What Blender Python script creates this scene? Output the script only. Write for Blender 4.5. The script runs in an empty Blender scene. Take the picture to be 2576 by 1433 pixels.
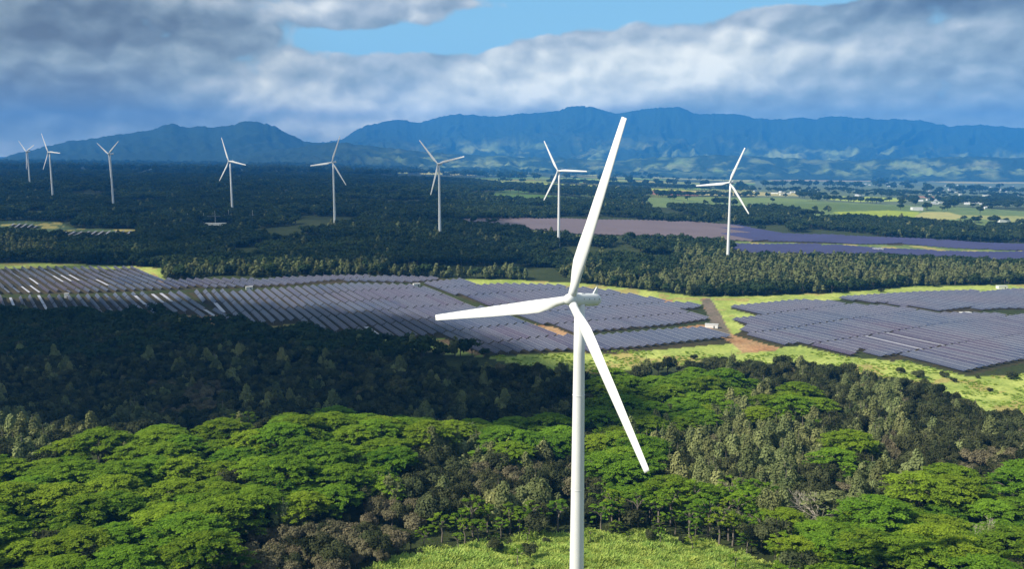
import bpy, math, random
import numpy as np
from mathutils import Vector, Matrix

random.seed(7)
rng = np.random.default_rng(11)
SC = bpy.context.scene
COL = SC.collection

# ------------------------------------------------------------------ camera
F, CU, CV, PITCH, HC = 2200.0, 1288.0, 716.5, math.radians(8.4), 150.0   # photo units: 2576 x 1433
cam_d = bpy.data.cameras.new('camera')
cam = bpy.data.objects.new('camera', cam_d)
COL.objects.link(cam)
cam.location = (0, 0, HC)
cam.rotation_euler = (math.radians(90) - PITCH, 0, 0)
cam_d.sensor_width = 36.0
cam_d.lens = 36.0 * F / 2576.0
cam_d.clip_start = 1.0
cam_d.clip_end = 90000.0
SC.camera = cam

# ------------------------------------------------------------------ light
SUN_EL = math.radians(40)
SH = Vector((-0.93, -0.37, 0)).normalized()
SUN = Vector((SH.x * math.cos(SUN_EL), SH.y * math.cos(SUN_EL), math.sin(SUN_EL)))
SC.view_settings.view_transform = 'Standard'
SC.view_settings.look = 'None'
SC.view_settings.gamma = 1.0
SC.view_settings.exposure = 0.6
sd = bpy.data.lights.new('sun', 'SUN')
sd.energy = 4.9
sd.angle = math.radians(0.5)
sd.color = (1.0, 0.93, 0.80)
so = bpy.data.objects.new('sun', sd)
COL.objects.link(so)
so.rotation_euler = (-SUN).to_track_quat('-Z', 'Y').to_euler()
so.location = SUN * 3000


class NT:
    """tiny helper for building node trees"""
    def __init__(s, tree):
        s.t = tree; s.n = tree.nodes; s.l = tree.links

    def new(s, typ, **kw):
        n = s.n.new(typ)
        for k, v in kw.items():
            setattr(n, k, v)
        return n

    def put(s, sock, v):
        if isinstance(v, bpy.types.NodeSocket):
            s.l.new(v, sock)
        elif v is not None:
            sock.default_value = v

    def m(s, op, a, b=None, c=None, clamp=False):
        n = s.new('ShaderNodeMath', operation=op); n.use_clamp = clamp
        s.put(n.inputs[0], a); s.put(n.inputs[1], b)
        if c is not None: s.put(n.inputs[2], c)
        return n.outputs[0]

    def vm(s, op, a, b=None):
        n = s.new('ShaderNodeVectorMath', operation=op)
        s.put(n.inputs[0], a)
        if b is not None: s.put(n.inputs[1], b)
        return n.outputs['Value'] if op in ('LENGTH', 'DOT_PRODUCT') else n.outputs[0]

    def mix(s, f, a, b, blend='MIX'):
        n = s.new('ShaderNodeMix', data_type='RGBA', blend_type=blend)
        s.put(n.inputs[0], f); s.put(n.inputs[6], a); s.put(n.inputs[7], b)
        return n.outputs[2]

    def noise(s, vec, scale, detail=3, rough=0.5, dist=0.0):
        n = s.new('ShaderNodeTexNoise')
        s.put(n.inputs['Vector'], vec)
        n.inputs['Scale'].default_value = scale; n.inputs['Detail'].default_value = detail
        n.inputs['Roughness'].default_value = rough; n.inputs['Distortion'].default_value = dist
        return n.outputs[0]

    def smooth(s, v, lo, hi, a=0.0, b=1.0):
        n = s.new('ShaderNodeMapRange', interpolation_type='SMOOTHSTEP')
        s.put(n.inputs[0], v)
        for i, x in enumerate((lo, hi, a, b)): n.inputs[i + 1].default_value = x
        return n.outputs[0]

    def ramp(s, v, stops):
        n = s.new('ShaderNodeValToRGB')
        e = n.color_ramp.elements
        while len(e) < len(stops): e.new(0.5)
        for i, (p, c) in enumerate(stops):
            e[i].position = p; e[i].color = (*c, 1) if len(c) == 3 else c
        s.put(n.inputs[0], v)
        return n.outputs[0]


# ---- sky: Nishita air with procedural broken clouds laid out by direction
world = bpy.data.worlds.new('World')
SC.world = world
world.use_nodes = True
w = NT(world.node_tree)
w.n.clear()
SKY_S = 0.1
CLOUD_L = 0.72
sky = w.new('ShaderNodeTexSky', sky_type='NISHITA')
sky.sun_disc = False
sky.sun_elevation = SUN_EL
sky.sun_rotation = math.atan2(SUN.x, SUN.y)
sky.altitude = 200
sky.air_density = 1.0
sky.dust_density = 0.4
sky.ozone_density = 2.0
tc = w.new('ShaderNodeTexCoord')
sep = w.new('ShaderNodeSeparateXYZ')
w.put(sep.inputs[0], tc.outputs['Generated'])
AZ = w.m('ARCTAN2', sep.outputs[0], sep.outputs[1])
EL = w.m('ARCSINE', sep.outputs[2])
comb = w.new('ShaderNodeCombineXYZ')
w.put(comb.inputs[0], AZ); w.put(comb.inputs[1], EL)
P0 = comb.outputs[0]
warp = w.new('ShaderNodeTexNoise'); w.put(warp.inputs['Vector'], P0)
warp.inputs['Scale'].default_value = 9.0; warp.inputs['Detail'].default_value = 4; warp.inputs['Roughness'].default_value = .55
wv = w.vm('MULTIPLY', w.vm('SUBTRACT', warp.outputs['Color'], (0.5, 0.5, 0.5)), (0.06, 0.022, 0))
P1 = w.vm('ADD', P0, wv)


def blob(u, v, su, sv, wgt):
    """soft elliptical patch of sky centred on a direction"""
    a = math.atan((u - CU) / F); e = math.atan((392 - v) / F * math.cos(a))
    d = w.vm('LENGTH', w.vm('MULTIPLY', w.vm('SUBTRACT', P1, (a, e, 0)), (F / su, F / sv, 0)))
    return w.smooth(d, 0.0, 1.0, wgt, 0.0)


def total(items):
    acc = items[0]
    for x in items[1:]: acc = w.m('ADD', acc, x)
    return acc


# stretched cloud noise (bigger and flatter overhead, finer near the horizon)
PN = w.vm('ADD', w.vm('MULTIPLY', P0, (1.0, 1.55, 1.0)), (5.3, 0.4, 0))


def billow(vec, det, rough):
    v = w.new('ShaderNodeTexVoronoi', feature='F1'); w.put(v.inputs['Vector'], w.vm('ADD', vec, wv2)); v.inputs['Scale'].default_value = 17
    v.inputs['Detail'].default_value = 1.5; v.inputs['Roughness'].default_value = .45
    return w.m('ADD', w.m('MULTIPLY', w.noise(vec, 13.0, det, rough, 0.15), .62), w.m('MULTIPLY', w.m('SUBTRACT', .85, v.outputs['Distance']), .36))


wv2 = w.vm('MULTIPLY', w.vm('SUBTRACT', warp.outputs['Color'], (0.5, 0.5, 0.5)), (.07, .05, 0))
n1 = billow(PN, 8, .55)
n1b = billow(w.vm('ADD', PN, (-0.008, 0.015, 0.0)), 6, .5)
n2 = w.noise(w.vm('MULTIPLY', P0, (1.0, 3.2, 1.0)), 5.0, 5, 0.5)
relief = w.m('MULTIPLY', w.m('ADD', w.m('SUBTRACT', n1, n1b), w.m('MULTIPLY', w.m('SUBTRACT', w.noise(PN, 42.0, 4, .6), .5), .05)), 1.25)
clear = total([
    blob(1010, 122, 300, 52, 1.3), blob(1200, 95, 300, 62, 1.5), blob(1450, 48, 420, 72, 1.8),
    blob(1750, 22, 420, 55, 1.6), blob(2060, 5, 220, 34, 1.1), blob(1330, -10, 560, 50, 1.0),
    blob(700, 0, 110, 22, 1.2), blob(1500, -150, 900, 110, .9), blob(860, 108, 160, 40, .8),
])
lump = total([blob(1560, 170, 380, 85, .7), blob(1230, 190, 320, 60, .7), blob(1900, 120, 330, 70, .6), blob(950, 210, 240, 60, .5), blob(1100, 22, 240, 24, .45)])
dens = w.m('ADD', w.m('SUBTRACT', w.m('ADD', 1.25, lump), clear), w.m('MULTIPLY', w.m('SUBTRACT', n1, 0.5), 2.4))
cover = w.smooth(dens, 0.02, 0.50)
bright = total([
    blob(1600, 175, 520, 135, .36), blob(1350, 215, 420, 110, .20), blob(1850, 170, 300, 110, .24), blob(1700, 90, 420, 40, .12),
    blob(740, 235, 300, 75, .22), blob(1050, 270, 620, 130, .26), blob(700, 150, 620, 60, .10), blob(780, 40, 460, 45, .20),
    blob(40, 90, 110, 40, .16), blob(120, 290, 200, 40, .06), blob(1150, 10, 340, 40, .18), blob(760, 330, 500, 40, .14),
    blob(230, 110, 600, 60, -.40), blob(330, 60, 520, 60, -.22), blob(120, 230, 560, 140, -.34), blob(300, 300, 520, 55, -.26), blob(150, 20, 300, 40, -.14),
    blob(900, 205, 230, 40, -.26), blob(1650, 290, 900, 30, -.12), blob(2350, 25, 320, 50, -.40), blob(2350, 270, 560, 80, -.14),
    blob(2500, 160, 320, 160, -.10), blob(60, 375, 260, 30, .10), blob(2150, 215, 160, 60, .12), blob(2050, 290, 500, 60, -.08),
])
B = w.m('ADD', w.m('ADD', 0.47, bright), w.m('ADD', relief, w.m('MULTIPLY', w.m('SUBTRACT', n2, 0.5), 0.22)))
ccol = w.ramp(B, [(0.0, (.060, .105, .18)), (0.18, (.11, .175, .265)), (0.40, (.22, .31, .41)), (0.60, (.38, .46, .56)), (0.82, (.64, .70, .75)), (1.0, (.88, .91, .92))])
low = w.smooth(EL, 0.0, 0.20)
warm = w.mix(low, (1.42, 1.38, 1.16, 1), (1.08, 1.05, .98, 1))   # cloud seen low through the haze is really brighter than it looks
cs = w.vm('MULTIPLY', w.vm('MULTIPLY', ccol, warm), (CLOUD_L / SKY_S, CLOUD_L / SKY_S, CLOUD_L / SKY_S))
cs = w.vm('ADD', cs, w.mix(low, (1.65, 1.20, .12, 1), (.28, .18, 0, 1)))
blue = w.mix(w.smooth(EL, 0.03, 0.35), (2.6, 4.9, 6.0, 1), (1.2, 3.3, 5.4, 1))
skc = w.mix(0.85, sky.outputs[0], blue)
allsky = w.mix(cover, skc, cs)
bg = w.new('ShaderNodeBackground')
w.put(bg.inputs[0], allsky); bg.inputs[1].default_value = SKY_S
w.put(w.new('ShaderNodeOutputWorld').inputs[0], bg.outputs[0])

# ------------------------------------------------------------------ numpy noise
_perm = np.random.default_rng(5).random((256, 256))


def vnoise(x, y):
    xi = np.floor(x).astype(int); yi = np.floor(y).astype(int)
    fx = x - xi; fy = y - yi
    fx = fx * fx * (3 - 2 * fx); fy = fy * fy * (3 - 2 * fy)
    g = lambda a, b: _perm[a & 255, b & 255]
    return (g(xi, yi) * (1 - fx) + g(xi + 1, yi) * fx) * (1 - fy) + (g(xi, yi + 1) * (1 - fx) + g(xi + 1, yi + 1) * fx) * fy


def fbm(x, y, o=4):
    s = 0; a = 0.5; t = 0
    for i in range(o):
        s = s + a * vnoise(x * 2 ** i + 17.3 * i, y * 2 ** i + 5.1 * i); t += a; a *= 0.5
    return s / t


def ridged(x, y, o=4):
    s = 0; a = 0.5; t = 0
    for i in range(o):
        s = s + a * (1 - np.abs(2 * vnoise(x * 2 ** i + 3.3 * i, y * 2 ** i + 9.1 * i) - 1)); t += a; a *= 0.5
    return s / t


# ------------------------------------------------------------------ projection and terrain height
CP, SP = math.cos(PITCH), math.sin(PITCH)


def P(u, v, d):
    """the point at forward depth d seen at photo position (u, v)"""
    a = (u - CU) / F; b = -(v - CV) / F
    y = CP + b * SP; z = -SP + b * CP
    return Vector((a / y * d, d, HC + z / y * d))


def proj(x, y, z):
    x = np.asarray(x, float); y = np.asarray(y, float); z = np.asarray(z, float) - HC
    dep = y * CP - z * SP; up = y * SP + z * CP
    dep = np.maximum(dep, 1.0)
    return CU + F * x / dep, CV - F * up / dep


TU = np.array([-700, 0, 650, 1288, 1950, 2576, 3300.]) - CU
TD = np.array([150, 250, 330, 400, 480, 560, 650, 800, 1000, 1200, 1400, 1700, 2100, 2600, 4000, 7000, 10000, 40000.])
TZ = np.array([
    [22, 20, 14, 10, -6, -10, -6, 2, 10, 16, 22, 34, 44, 56, 62, 66, 82, 82],
    [22, 19, 12, 10, -8, -12, -6, 2, 10, 16, 22, 34, 46, 56, 62, 66, 84, 84],
    [20, 17, 12, 12, -8, -14, -5, 3, 8, 14, 20, 32, 42, 48, 50, 46, 58, 58],
    [18, 16, 8, 4, -10, -8, 1, 5, 6, 12, 26, 32, 36, 34, 20, -8, -20, -20],
    [16, 14, 8, 2, -2, 0, 0, 1, 2, 6, 12, 14, 14, 8, -18, -66, -95, -95],
    [16, 14, 11, 6, 1, 0, 0, 1, 2, 0, 0, 0, -5, -15, -46, -96, -105, -105],
    [16, 14, 11, 6, 2, 0, 0, 1, 2, 0, 0, 0, -5, -15, -46, -96, -105, -105.]])
TLD = np.log(TD)


def H(x, y):
    x = np.asarray(x, float); y = np.asarray(y, float)
    yy = np.maximum(y, 150.0)
    uu = np.clip(x / yy * F, TU[0], TU[-1] - 1e-3)
    ld = np.clip(np.log(yy), TLD[0], TLD[-1] - 1e-6)
    i = np.clip(np.searchsorted(TU, uu, side='right') - 1, 0, len(TU) - 2)
    j = np.clip(np.searchsorted(TLD, ld, side='right') - 1, 0, len(TD) - 2)
    a = (uu - TU[i]) / (TU[i + 1] - TU[i]); b = (ld - TLD[j]) / (TLD[j + 1] - TLD[j])
    a = a * a * (3 - 2 * a); b = b * b * (3 - 2 * b) * .6 + b * .4
    z = (TZ[i, j] * (1 - a) + TZ[i + 1, j] * a) * (1 - b) + (TZ[i, j + 1] * (1 - a) + TZ[i + 1, j + 1] * a) * b
    amp = np.clip((yy - 150) / 400, 0.3, 1) * np.where(yy > 1150, 2.0, 1.0)
    return z + (fbm(x / 170 + 50, y / 170 + 50, 3) - .5) * 5.0 * amp


def ground_at(u, v):
    """where the sight line through (u, v) meets the terrain"""
    a = (u - CU) / F; b = -(v - CV) / F
    yy = CP + b * SP; zz = (-SP + b * CP) / yy; xx = a / yy
    d = np.exp(np.linspace(math.log(160), math.log(30000), 1500))
    z = HC + zz * d; g = H(xx * d, d)
    k = int(np.argmax(z <= g))
    if k == 0: k = len(d) - 1
    t = (z[k - 1] - g[k - 1]) / max(1e-6, (z[k - 1] - g[k - 1]) - (z[k] - g[k]))
    dd = d[k - 1] + (d[k] - d[k - 1]) * min(1, max(0, t))
    return float(xx * dd), float(dd), float(H(xx * dd, dd))


def inpoly(u, v, poly):
    u = np.asarray(u, float); v = np.asarray(v, float)
    r = np.zeros(np.broadcast(u, v).shape, bool)
    n = len(poly)
    for k in range(n):
        x1, y1 = poly[k]; x2, y2 = poly[(k + 1) % n]
        if y1 == y2: continue
        c = ((y1 > v) != (y2 > v)) & (u < (x2 - x1) * (v - y1) / (y2 - y1) + x1)
        r ^= c
    return r


# ------------------------------------------------------------------ mesh and object helpers
def mesh_np(name, V, Q, mats=(), mi=None, smooth=False, tint=None, cols=None):
    V = np.asarray(V, np.float32); Q = np.asarray(Q, np.int32)
    k = Q.shape[1]
    me = bpy.data.meshes.new(name)
    me.vertices.add(len(V)); me.vertices.foreach_set('co', V.ravel())
    me.loops.add(Q.size); me.loops.foreach_set('vertex_index', Q.ravel())
    me.polygons.add(len(Q)); me.polygons.foreach_set('loop_start', np.arange(0, Q.size, k, dtype=np.int32))
    me.polygons.foreach_set('loop_total', np.full(len(Q), k, np.int32))
    for m_ in mats: me.materials.append(m_)
    if mi is not None: me.polygons.foreach_set('material_index', np.asarray(mi, np.int32))
    me.polygons.foreach_set('use_smooth', np.full(len(Q), bool(smooth)))
    if tint is not None:
        a = me.attributes.new('tint', 'FLOAT', 'POINT'); a.data.foreach_set('value', np.asarray(tint, np.float32))
    if cols is not None:
        a = me.attributes.new('col', 'FLOAT_COLOR', 'POINT')
        a.data.foreach_set('color', np.concatenate([cols, np.ones((len(cols), 1))], 1).astype(np.float32).ravel())
    me.update(calc_edges=True); me.validate()
    return me


def obj(name, me, parent=None, loc=None):
    o = bpy.data.objects.new(name, me)
    COL.objects.link(o)
    if parent is not None: o.parent = parent
    if loc is not None: o.location = loc
    return o


def tag(o, label=None, cat=None, group=None, kind=None):
    for k, v in (('label', label), ('category', cat), ('group', group), ('kind', kind)):
        if v: o[k] = v
    return o


def tubes(paths, sides=6):
    """tapered tubes along polylines of (x, y, z, r)"""
    V, Q = [], []
    for pts in paths:
        pts = np.array(pts, float)
        base = len(V)
        for i, p in enumerate(pts):
            a = pts[min(i + 1, len(pts) - 1), :3] - pts[max(i - 1, 0), :3]
            a /= (np.linalg.norm(a) + 1e-9)
            s = np.cross(a, (1, 0.1, 0) if abs(a[0]) < .8 else (0, 1, .1)); s /= np.linalg.norm(s); t = np.cross(a, s)
            for k in range(sides):
                q = 2 * math.pi * k / sides
                V.append(p[:3] + (s * math.cos(q) + t * math.sin(q)) * p[3])
        for i in range(len(pts) - 1):
            for k in range(sides):
                Q.append([base + i * sides + k, base + i * sides + (k + 1) % sides, base + (i + 1) * sides + (k + 1) % sides, base + (i + 1) * sides + k])
    return np.array(V), np.array(Q)


def lathe(prof, sides=32, axis='z'):
    """closed surface of revolution of (r, h)"""
    V, Q = [], []
    for r, h in prof:
        for k in range(sides):
            q = 2 * math.pi * k / sides
            c, s = r * math.cos(q), r * math.sin(q)
            V.append((c, s, h) if axis == 'z' else (c, h, s))
    for i in range(len(prof) - 1):
        for k in range(sides):
            f = [i * sides + k, i * sides + (k + 1) % sides, (i + 1) * sides + (k + 1) % sides, (i + 1) * sides + k]
            Q.append(f if axis == 'z' else f[::-1])
    return np.array(V), np.array(Q)


def box(cx, cy, cz, sx, sy, sz):
    V = np.array([(cx + a * sx / 2, cy + b * sy / 2, cz + c * sz / 2) for c in (-1, 1) for b in (-1, 1) for a in (-1, 1)])
    Q = np.array([(0, 2, 3, 1), (4, 5, 7, 6), (0, 1, 5, 4), (2, 6, 7, 3), (0, 4, 6, 2), (1, 3, 7, 5)])
    return V, Q


def joinm(parts):
    Vs, Qs, n = [], [], 0
    for V, Q in parts:
        Vs.append(V); Qs.append(Q + n); n += len(V)
    return np.concatenate(Vs), np.concatenate(Qs)


# ------------------------------------------------------------------ materials
def mat(name):
    m_ = bpy.data.materials.new(name); m_.use_nodes = True
    t = NT(m_.node_tree); t.n.clear()
    out = t.new('ShaderNodeOutputMaterial')
    return m_, t, out


def principled(name, col, rough=0.5, metal=0.0, spec=0.5, noise=None):
    m_, t, out = mat(name)
    b = t.new('ShaderNodeBsdfPrincipled')
    c = (*col, 1)
    if noise:
        g = t.new('ShaderNodeTexCoord')
        c = t.mix(t.noise(g.outputs['Object'], noise[0], 4), (*[x * (1 - noise[1]) for x in col], 1), (*[min(1, x * (1 + noise[1])) for x in col], 1))
    t.put(b.inputs['Base Color'], c)
    b.inputs['Roughness'].default_value = rough; b.inputs['Metallic'].default_value = metal
    b.inputs['Specular IOR Level'].default_value = spec
    t.put(out.inputs[0], b.outputs[0])
    return m_


def foliage(name, dark, light, trans=0.25, sat=1.0):
    """leaves: tone from per-clump tint and per-tree random"""
    m_, t, out = mat(name)
    at = t.new('ShaderNodeAttribute', attribute_name='tint')
    oi = t.new('ShaderNodeObjectInfo')
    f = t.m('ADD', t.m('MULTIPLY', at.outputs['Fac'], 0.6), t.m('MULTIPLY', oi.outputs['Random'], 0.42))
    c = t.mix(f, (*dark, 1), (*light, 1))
    hsv = t.new('ShaderNodeHueSaturation')
    t.put(hsv.inputs['Color'], c)
    t.put(hsv.inputs['Hue'], t.m('ADD', 0.486, t.m('MULTIPLY', t.m('FRACT', t.m('MULTIPLY', oi.outputs['Random'], 7.3)), 0.034)))
    df = t.new('ShaderNodeBsdfDiffuse'); tr = t.new('ShaderNodeBsdfTranslucent')
    t.put(df.inputs[0], hsv.outputs[0])
    t.put(tr.inputs[0], t.vm('MULTIPLY', hsv.outputs[0], (1.3, 1.25, 0.6)))
    mx = t.new('ShaderNodeMixShader'); mx.inputs[0].default_value = trans
    t.put(mx.inputs[1], df.outputs[0]); t.put(mx.inputs[2], tr.outputs[0])
    t.put(out.inputs[0], mx.outputs[0])
    return m_


M_UMB = foliage('umbrella_leaves', (.030, .085, .010), (.250, .370, .030), .3)
M_IRON = foliage('ironwood_needles', (.040, .060, .022), (.320, .345, .140), .2)
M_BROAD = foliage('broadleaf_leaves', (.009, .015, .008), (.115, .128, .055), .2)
M_FAR = foliage('distant_leaves', (.014, .028, .012), (.058, .085, .034), .2)
M_FARI = foliage('distant_ironwood', (.034, .052, .020), (.200, .220, .095), .2)
M_BROWN = foliage('brown_leaves', (.085, .080, .045), (.230, .205, .120), .2)
M_TUFT = foliage('guinea_grass', (.130, .220, .030), (.500, .600, .150), .35)
M_BARK = principled('bark', (.17, .145, .115), .9, noise=(.8, .4))
M_BARK_DARK = principled('dark_bark', (.06, .05, .04), .9, noise=(.8, .4))
M_WHITE = principled('white_turbine_paint', (.76, .77, .76), .38, noise=(.25, .06))
M_DARKV = principled('dark_vent', (.06, .07, .07), .6)
M_SHED = principled('white_painted_metal', (.72, .72, .70), .5, noise=(.9, .06))
M_ROOF = principled('light_roof', (.55, .55, .54), .6, noise=(.3, .2))
M_STEEL = principled('galvanised_steel', (.35, .36, .38), .45, metal=.6, noise=(1.5, .2))


def cloud_mat(name, thin, scale, thick=1.0):
    """white cloud, thinner in places so that dappled light falls through"""
    m_, t, out = mat(name)
    b = t.new('ShaderNodeBsdfDiffuse'); b.inputs[0].default_value = (.85, .86, .88, 1)
    tr = t.new('ShaderNodeBsdfTransparent'); mx = t.new('ShaderNodeMixShader')
    p = t.new('ShaderNodeNewGeometry').outputs['Position']
    t.put(mx.inputs[0], t.smooth(t.noise(p, scale, 3), .40, .62, 1.0, thin ** .5 if thin < 1 else 1))
    t.put(mx.inputs[1], tr.outputs[0]); t.put(mx.inputs[2], b.outputs[0])
    # factor 1 = opaque cloud; the noise opens it towards the given thickness
    mx.inputs[0].links[0].from_node.inputs[3].default_value = thick
    mx.inputs[0].links[0].from_node.inputs[4].default_value = thin
    t.put(out.inputs[0], mx.outputs[0])
    return m_


M_CLOUD = cloud_mat('cloud_white', .66, .018)
M_CLOUD_THIN = cloud_mat('thin_cloud_white', .10, .006, .52)

# solar glass: dark blue-violet cells under glass, module grid and pale frames
M_PANEL, t, out = mat('solar_glass')
tcn = t.new('ShaderNodeTexCoord'); spx = t.new('ShaderNodeSeparateXYZ'); t.put(spx.inputs[0], tcn.outputs['Object'])
oi = t.new('ShaderNodeObjectInfo')
gl = t.m('LESS_THAN', t.m('FRACT', t.m('ABSOLUTE', t.m('DIVIDE', spx.outputs[1], 1.04))), 0.05)
uvn = t.new('ShaderNodeAttribute', attribute_name='tint')
edge = t.m('MAXIMUM', t.m('LESS_THAN', uvn.outputs['Fac'], 0.045), t.m('LESS_THAN', t.m('ABSOLUTE', t.m('SUBTRACT', uvn.outputs['Fac'], .5)), .012))
base = t.mix(t.smooth(t.noise(t.new('ShaderNodeNewGeometry').outputs['Position'], .011, 4), .35, .62), (.016, .029, .072, 1), (.046, .034, .066, 1))  # broad blue and violet patches imitate uneven sky reflection
base = t.mix(t.m('MULTIPLY', oi.outputs['Random'], .6), base, (.070, .080, .115, 1))
base = t.mix(t.m('MAXIMUM', gl, edge), base, (.30, .32, .36, 1))
b = t.new('ShaderNodeBsdfPrincipled')
t.put(b.inputs['Base Color'], base); b.inputs['Roughness'].default_value = .30; b.inputs['Specular IOR Level'].default_value = .36
t.put(out.inputs[0], b.outputs[0])
M_PALE = principled('painted_sheen_solar_glass', (.34, .34, .40), .25, noise=(.2, .15))  # pale base colour stands in for bright cloud mirrored in the flat rows
M_MAUVE = principled('mauve_solar_glass', (.100, .078, .088), .35, noise=(.02, .2))  # mauve tint painted in for what this far band reflects
M_INDIGO = principled('indigo_solar_glass', (.032, .034, .092), .35, noise=(.02, .25))  # same far glass, darker blue painted in for its different reflection

# ground: painted zones (grass, dirt, fields, woodland floor) with fine procedural variation
M_GROUND, t, out = mat('ground_surface')
cat_ = t.new('ShaderNodeAttribute', attribute_name='col')
pos = t.new('ShaderNodeNewGeometry').outputs['Position']
nz = t.noise(pos, .35, 5, .65); nz2 = t.noise(pos, .03, 4, .6)
c = t.vm('MULTIPLY', cat_.outputs['Color'], t.ramp(nz, [(.3, (.62, .66, .6)), (.7, (1.35, 1.30, 1.2))]))
c = t.vm('MULTIPLY', c, t.ramp(nz2, [(.3, (.8, .86, .8)), (.7, (1.2, 1.12, 1.1))]))
b = t.new('ShaderNodeBsdfPrincipled')
t.put(b.inputs['Base Color'], c); b.inputs['Roughness'].default_value = .95; b.inputs['Specular IOR Level'].default_value = .1
bp = t.new('ShaderNodeBump'); bp.inputs['Strength'].default_value = .8; bp.inputs['Distance'].default_value = 1.2
t.put(bp.inputs['Height'], nz); t.put(b.inputs['Normal'], bp.outputs[0])
t.put(out.inputs[0], b.outputs[0])

# ------------------------------------------------------------------ layout polygons (photo units, laid on the terrain)
F1 = [(-400, 678), (340, 676), (400, 706), (620, 706), (900, 697), (1150, 703), (1040, 714), (900, 711), (640, 725), (408, 731), (184, 741), (-400, 745)]
F2 = [(470, 737.5), (640, 733), (900, 718), (1045, 722), (1424, 850), (1500, 850), (1640, 838), (1778, 829), (1840, 852), (1842, 864),
      (1752, 873), (1529, 893), (1437, 886), (1222, 896), (1124, 852), (960, 854), (896, 857), (843, 838), (789, 836), (741, 818), (612, 824)]
F2L = [(-400, 753), (184, 749), (408, 739), (462, 738), (603, 824), (578, 822), (477, 793), (300, 800), (-400, 790)]
F3 = [(1062, 716), (1162, 706), (1199, 718), (1386, 721), (1556, 738), (1692, 766), (1752, 769), (1762, 779), (1700, 783), (1785, 807), (1700, 820), (1620, 828), (1510, 837), (1436, 843)]
F4 = [(1832, 776), (2006, 760), (2100, 764), (2176, 775), (2230, 775), (2346, 794), (3100, 800), (3100, 905), (2576, 915), (2441, 945), (2278, 904), (2244, 911), (2160, 884), (2145, 899), (2013, 868),
      (1968, 873), (1846, 844), (1880, 824), (1843, 807), (1911, 797)]
F5 = [(2112, 752), (2312, 740), (3100, 720), (3100, 790), (2520, 780), (2387, 789), (2230, 768), (2125, 757)]
F6 = [(1150, 556), (1400, 553), (1700, 560), (1850, 570), (1960, 590), (2150, 598), (2400, 610), (3100, 627), (3100, 640), (2576, 632), (2300, 618), (1900, 610), (1840, 606), (1640, 595), (1440, 590), (1300, 572)]
F7 = [(1840, 617), (2000, 618), (2300, 632), (3100, 646), (3100, 663), (2576, 657), (2200, 641), (1950, 641), (1850, 636)]
F8 = [(20, 566), (80, 567), (105, 576), (40, 576)]
F9 = [(150, 584), (335, 584), (330, 591), (180, 597)]
FIELDS = [F1, F2, F2L, F3, F4, F5, F6, F7, F8, F9]
GRASS = [
    [(1222, 898), (1437, 890), (1840, 866), (1850, 850), (1960, 878), (2013, 872), (2145, 903), (2278, 909), (2441, 950), (3100, 915), (3100, 1110), (2576, 1060), (2480, 1045), (2380, 1010), (2290, 975), (2180, 945), (2060, 925), (1960, 915), (1860, 920), (1800, 905), (1740, 918), (1600, 930), (1470, 944), (1380, 934), (1300, 918)],
    [(1165, 703), (1300, 705), (1480, 715), (1640, 733), (1760, 748), (1900, 746), (2100, 738), (2300, 721), (3100, 708), (3100, 722), (2312, 741), (2108, 755), (2006, 761), (1832, 778), (1790, 766), (1692, 770), (1556, 741), (1386, 723), (1199, 719)],
    [(-400, 662), (120, 663), (340, 671), (408, 676), (412, 708), (395, 706), (335, 678), (-400, 680)],
    [(420, 795), (480, 792), (560, 815), (590, 830), (540, 835), (430, 812)],
    [(600, 822), (741, 818), (800, 838), (900, 858), (860, 866), (700, 846), (620, 842)],
    [(900, 856), (1124, 853), (1222, 898), (1130, 893), (1020, 880), (950, 868)],
    [(-400, 556), (60, 556), (150, 560), (190, 575), (350, 578), (350, 596), (240, 612), (120, 598), (-60, 586)],
    [(1010, 553), (1150, 556), (1300, 575), (1440, 592), (1560, 598), (1480, 602), (1330, 590), (1130, 570)],
    [(1850, 607), (2300, 618), (3100, 640), (3100, 650), (2300, 634), (1850, 618)],
    [(300, 1900), (930, 1440), (1000, 1405), (1150, 1385), (1300, 1362), (1420, 1355), (1500, 1352), (1680, 1348), (1800, 1375), (1950, 1433), (2200, 1900)],
    [(1780, 752), (2010, 756), (1832, 776), (1911, 797), (1843, 807), (1880, 824), (1846, 844), (1800, 830), (1790, 800)],
]
DIRT = [
    [(1762, 752), (1788, 752), (1812, 790), (1842, 850), (1800, 845), (1783, 800)],
    [(1692, 826), (1790, 815), (1850, 846), (1960, 876), (1950, 886), (1870, 888), (1842, 865), (1780, 829)],
    [(1342, 816), (1400, 826), (1440, 846), (1500, 849), (1420, 850)],
    [(470, 795), (545, 796), (580, 822), (560, 826)], [(720, 822), (790, 838), (880, 856), (900, 868), (760, 846)],
    [(1090, 855), (1130, 857), (1222, 898), (1190, 892)], [(380, 685), (420, 712), (400, 710)],
    [(1560, 741), (1692, 755), (1692, 768)], [(1230, 716), (1386, 721), (1386, 724)],
]
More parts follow.
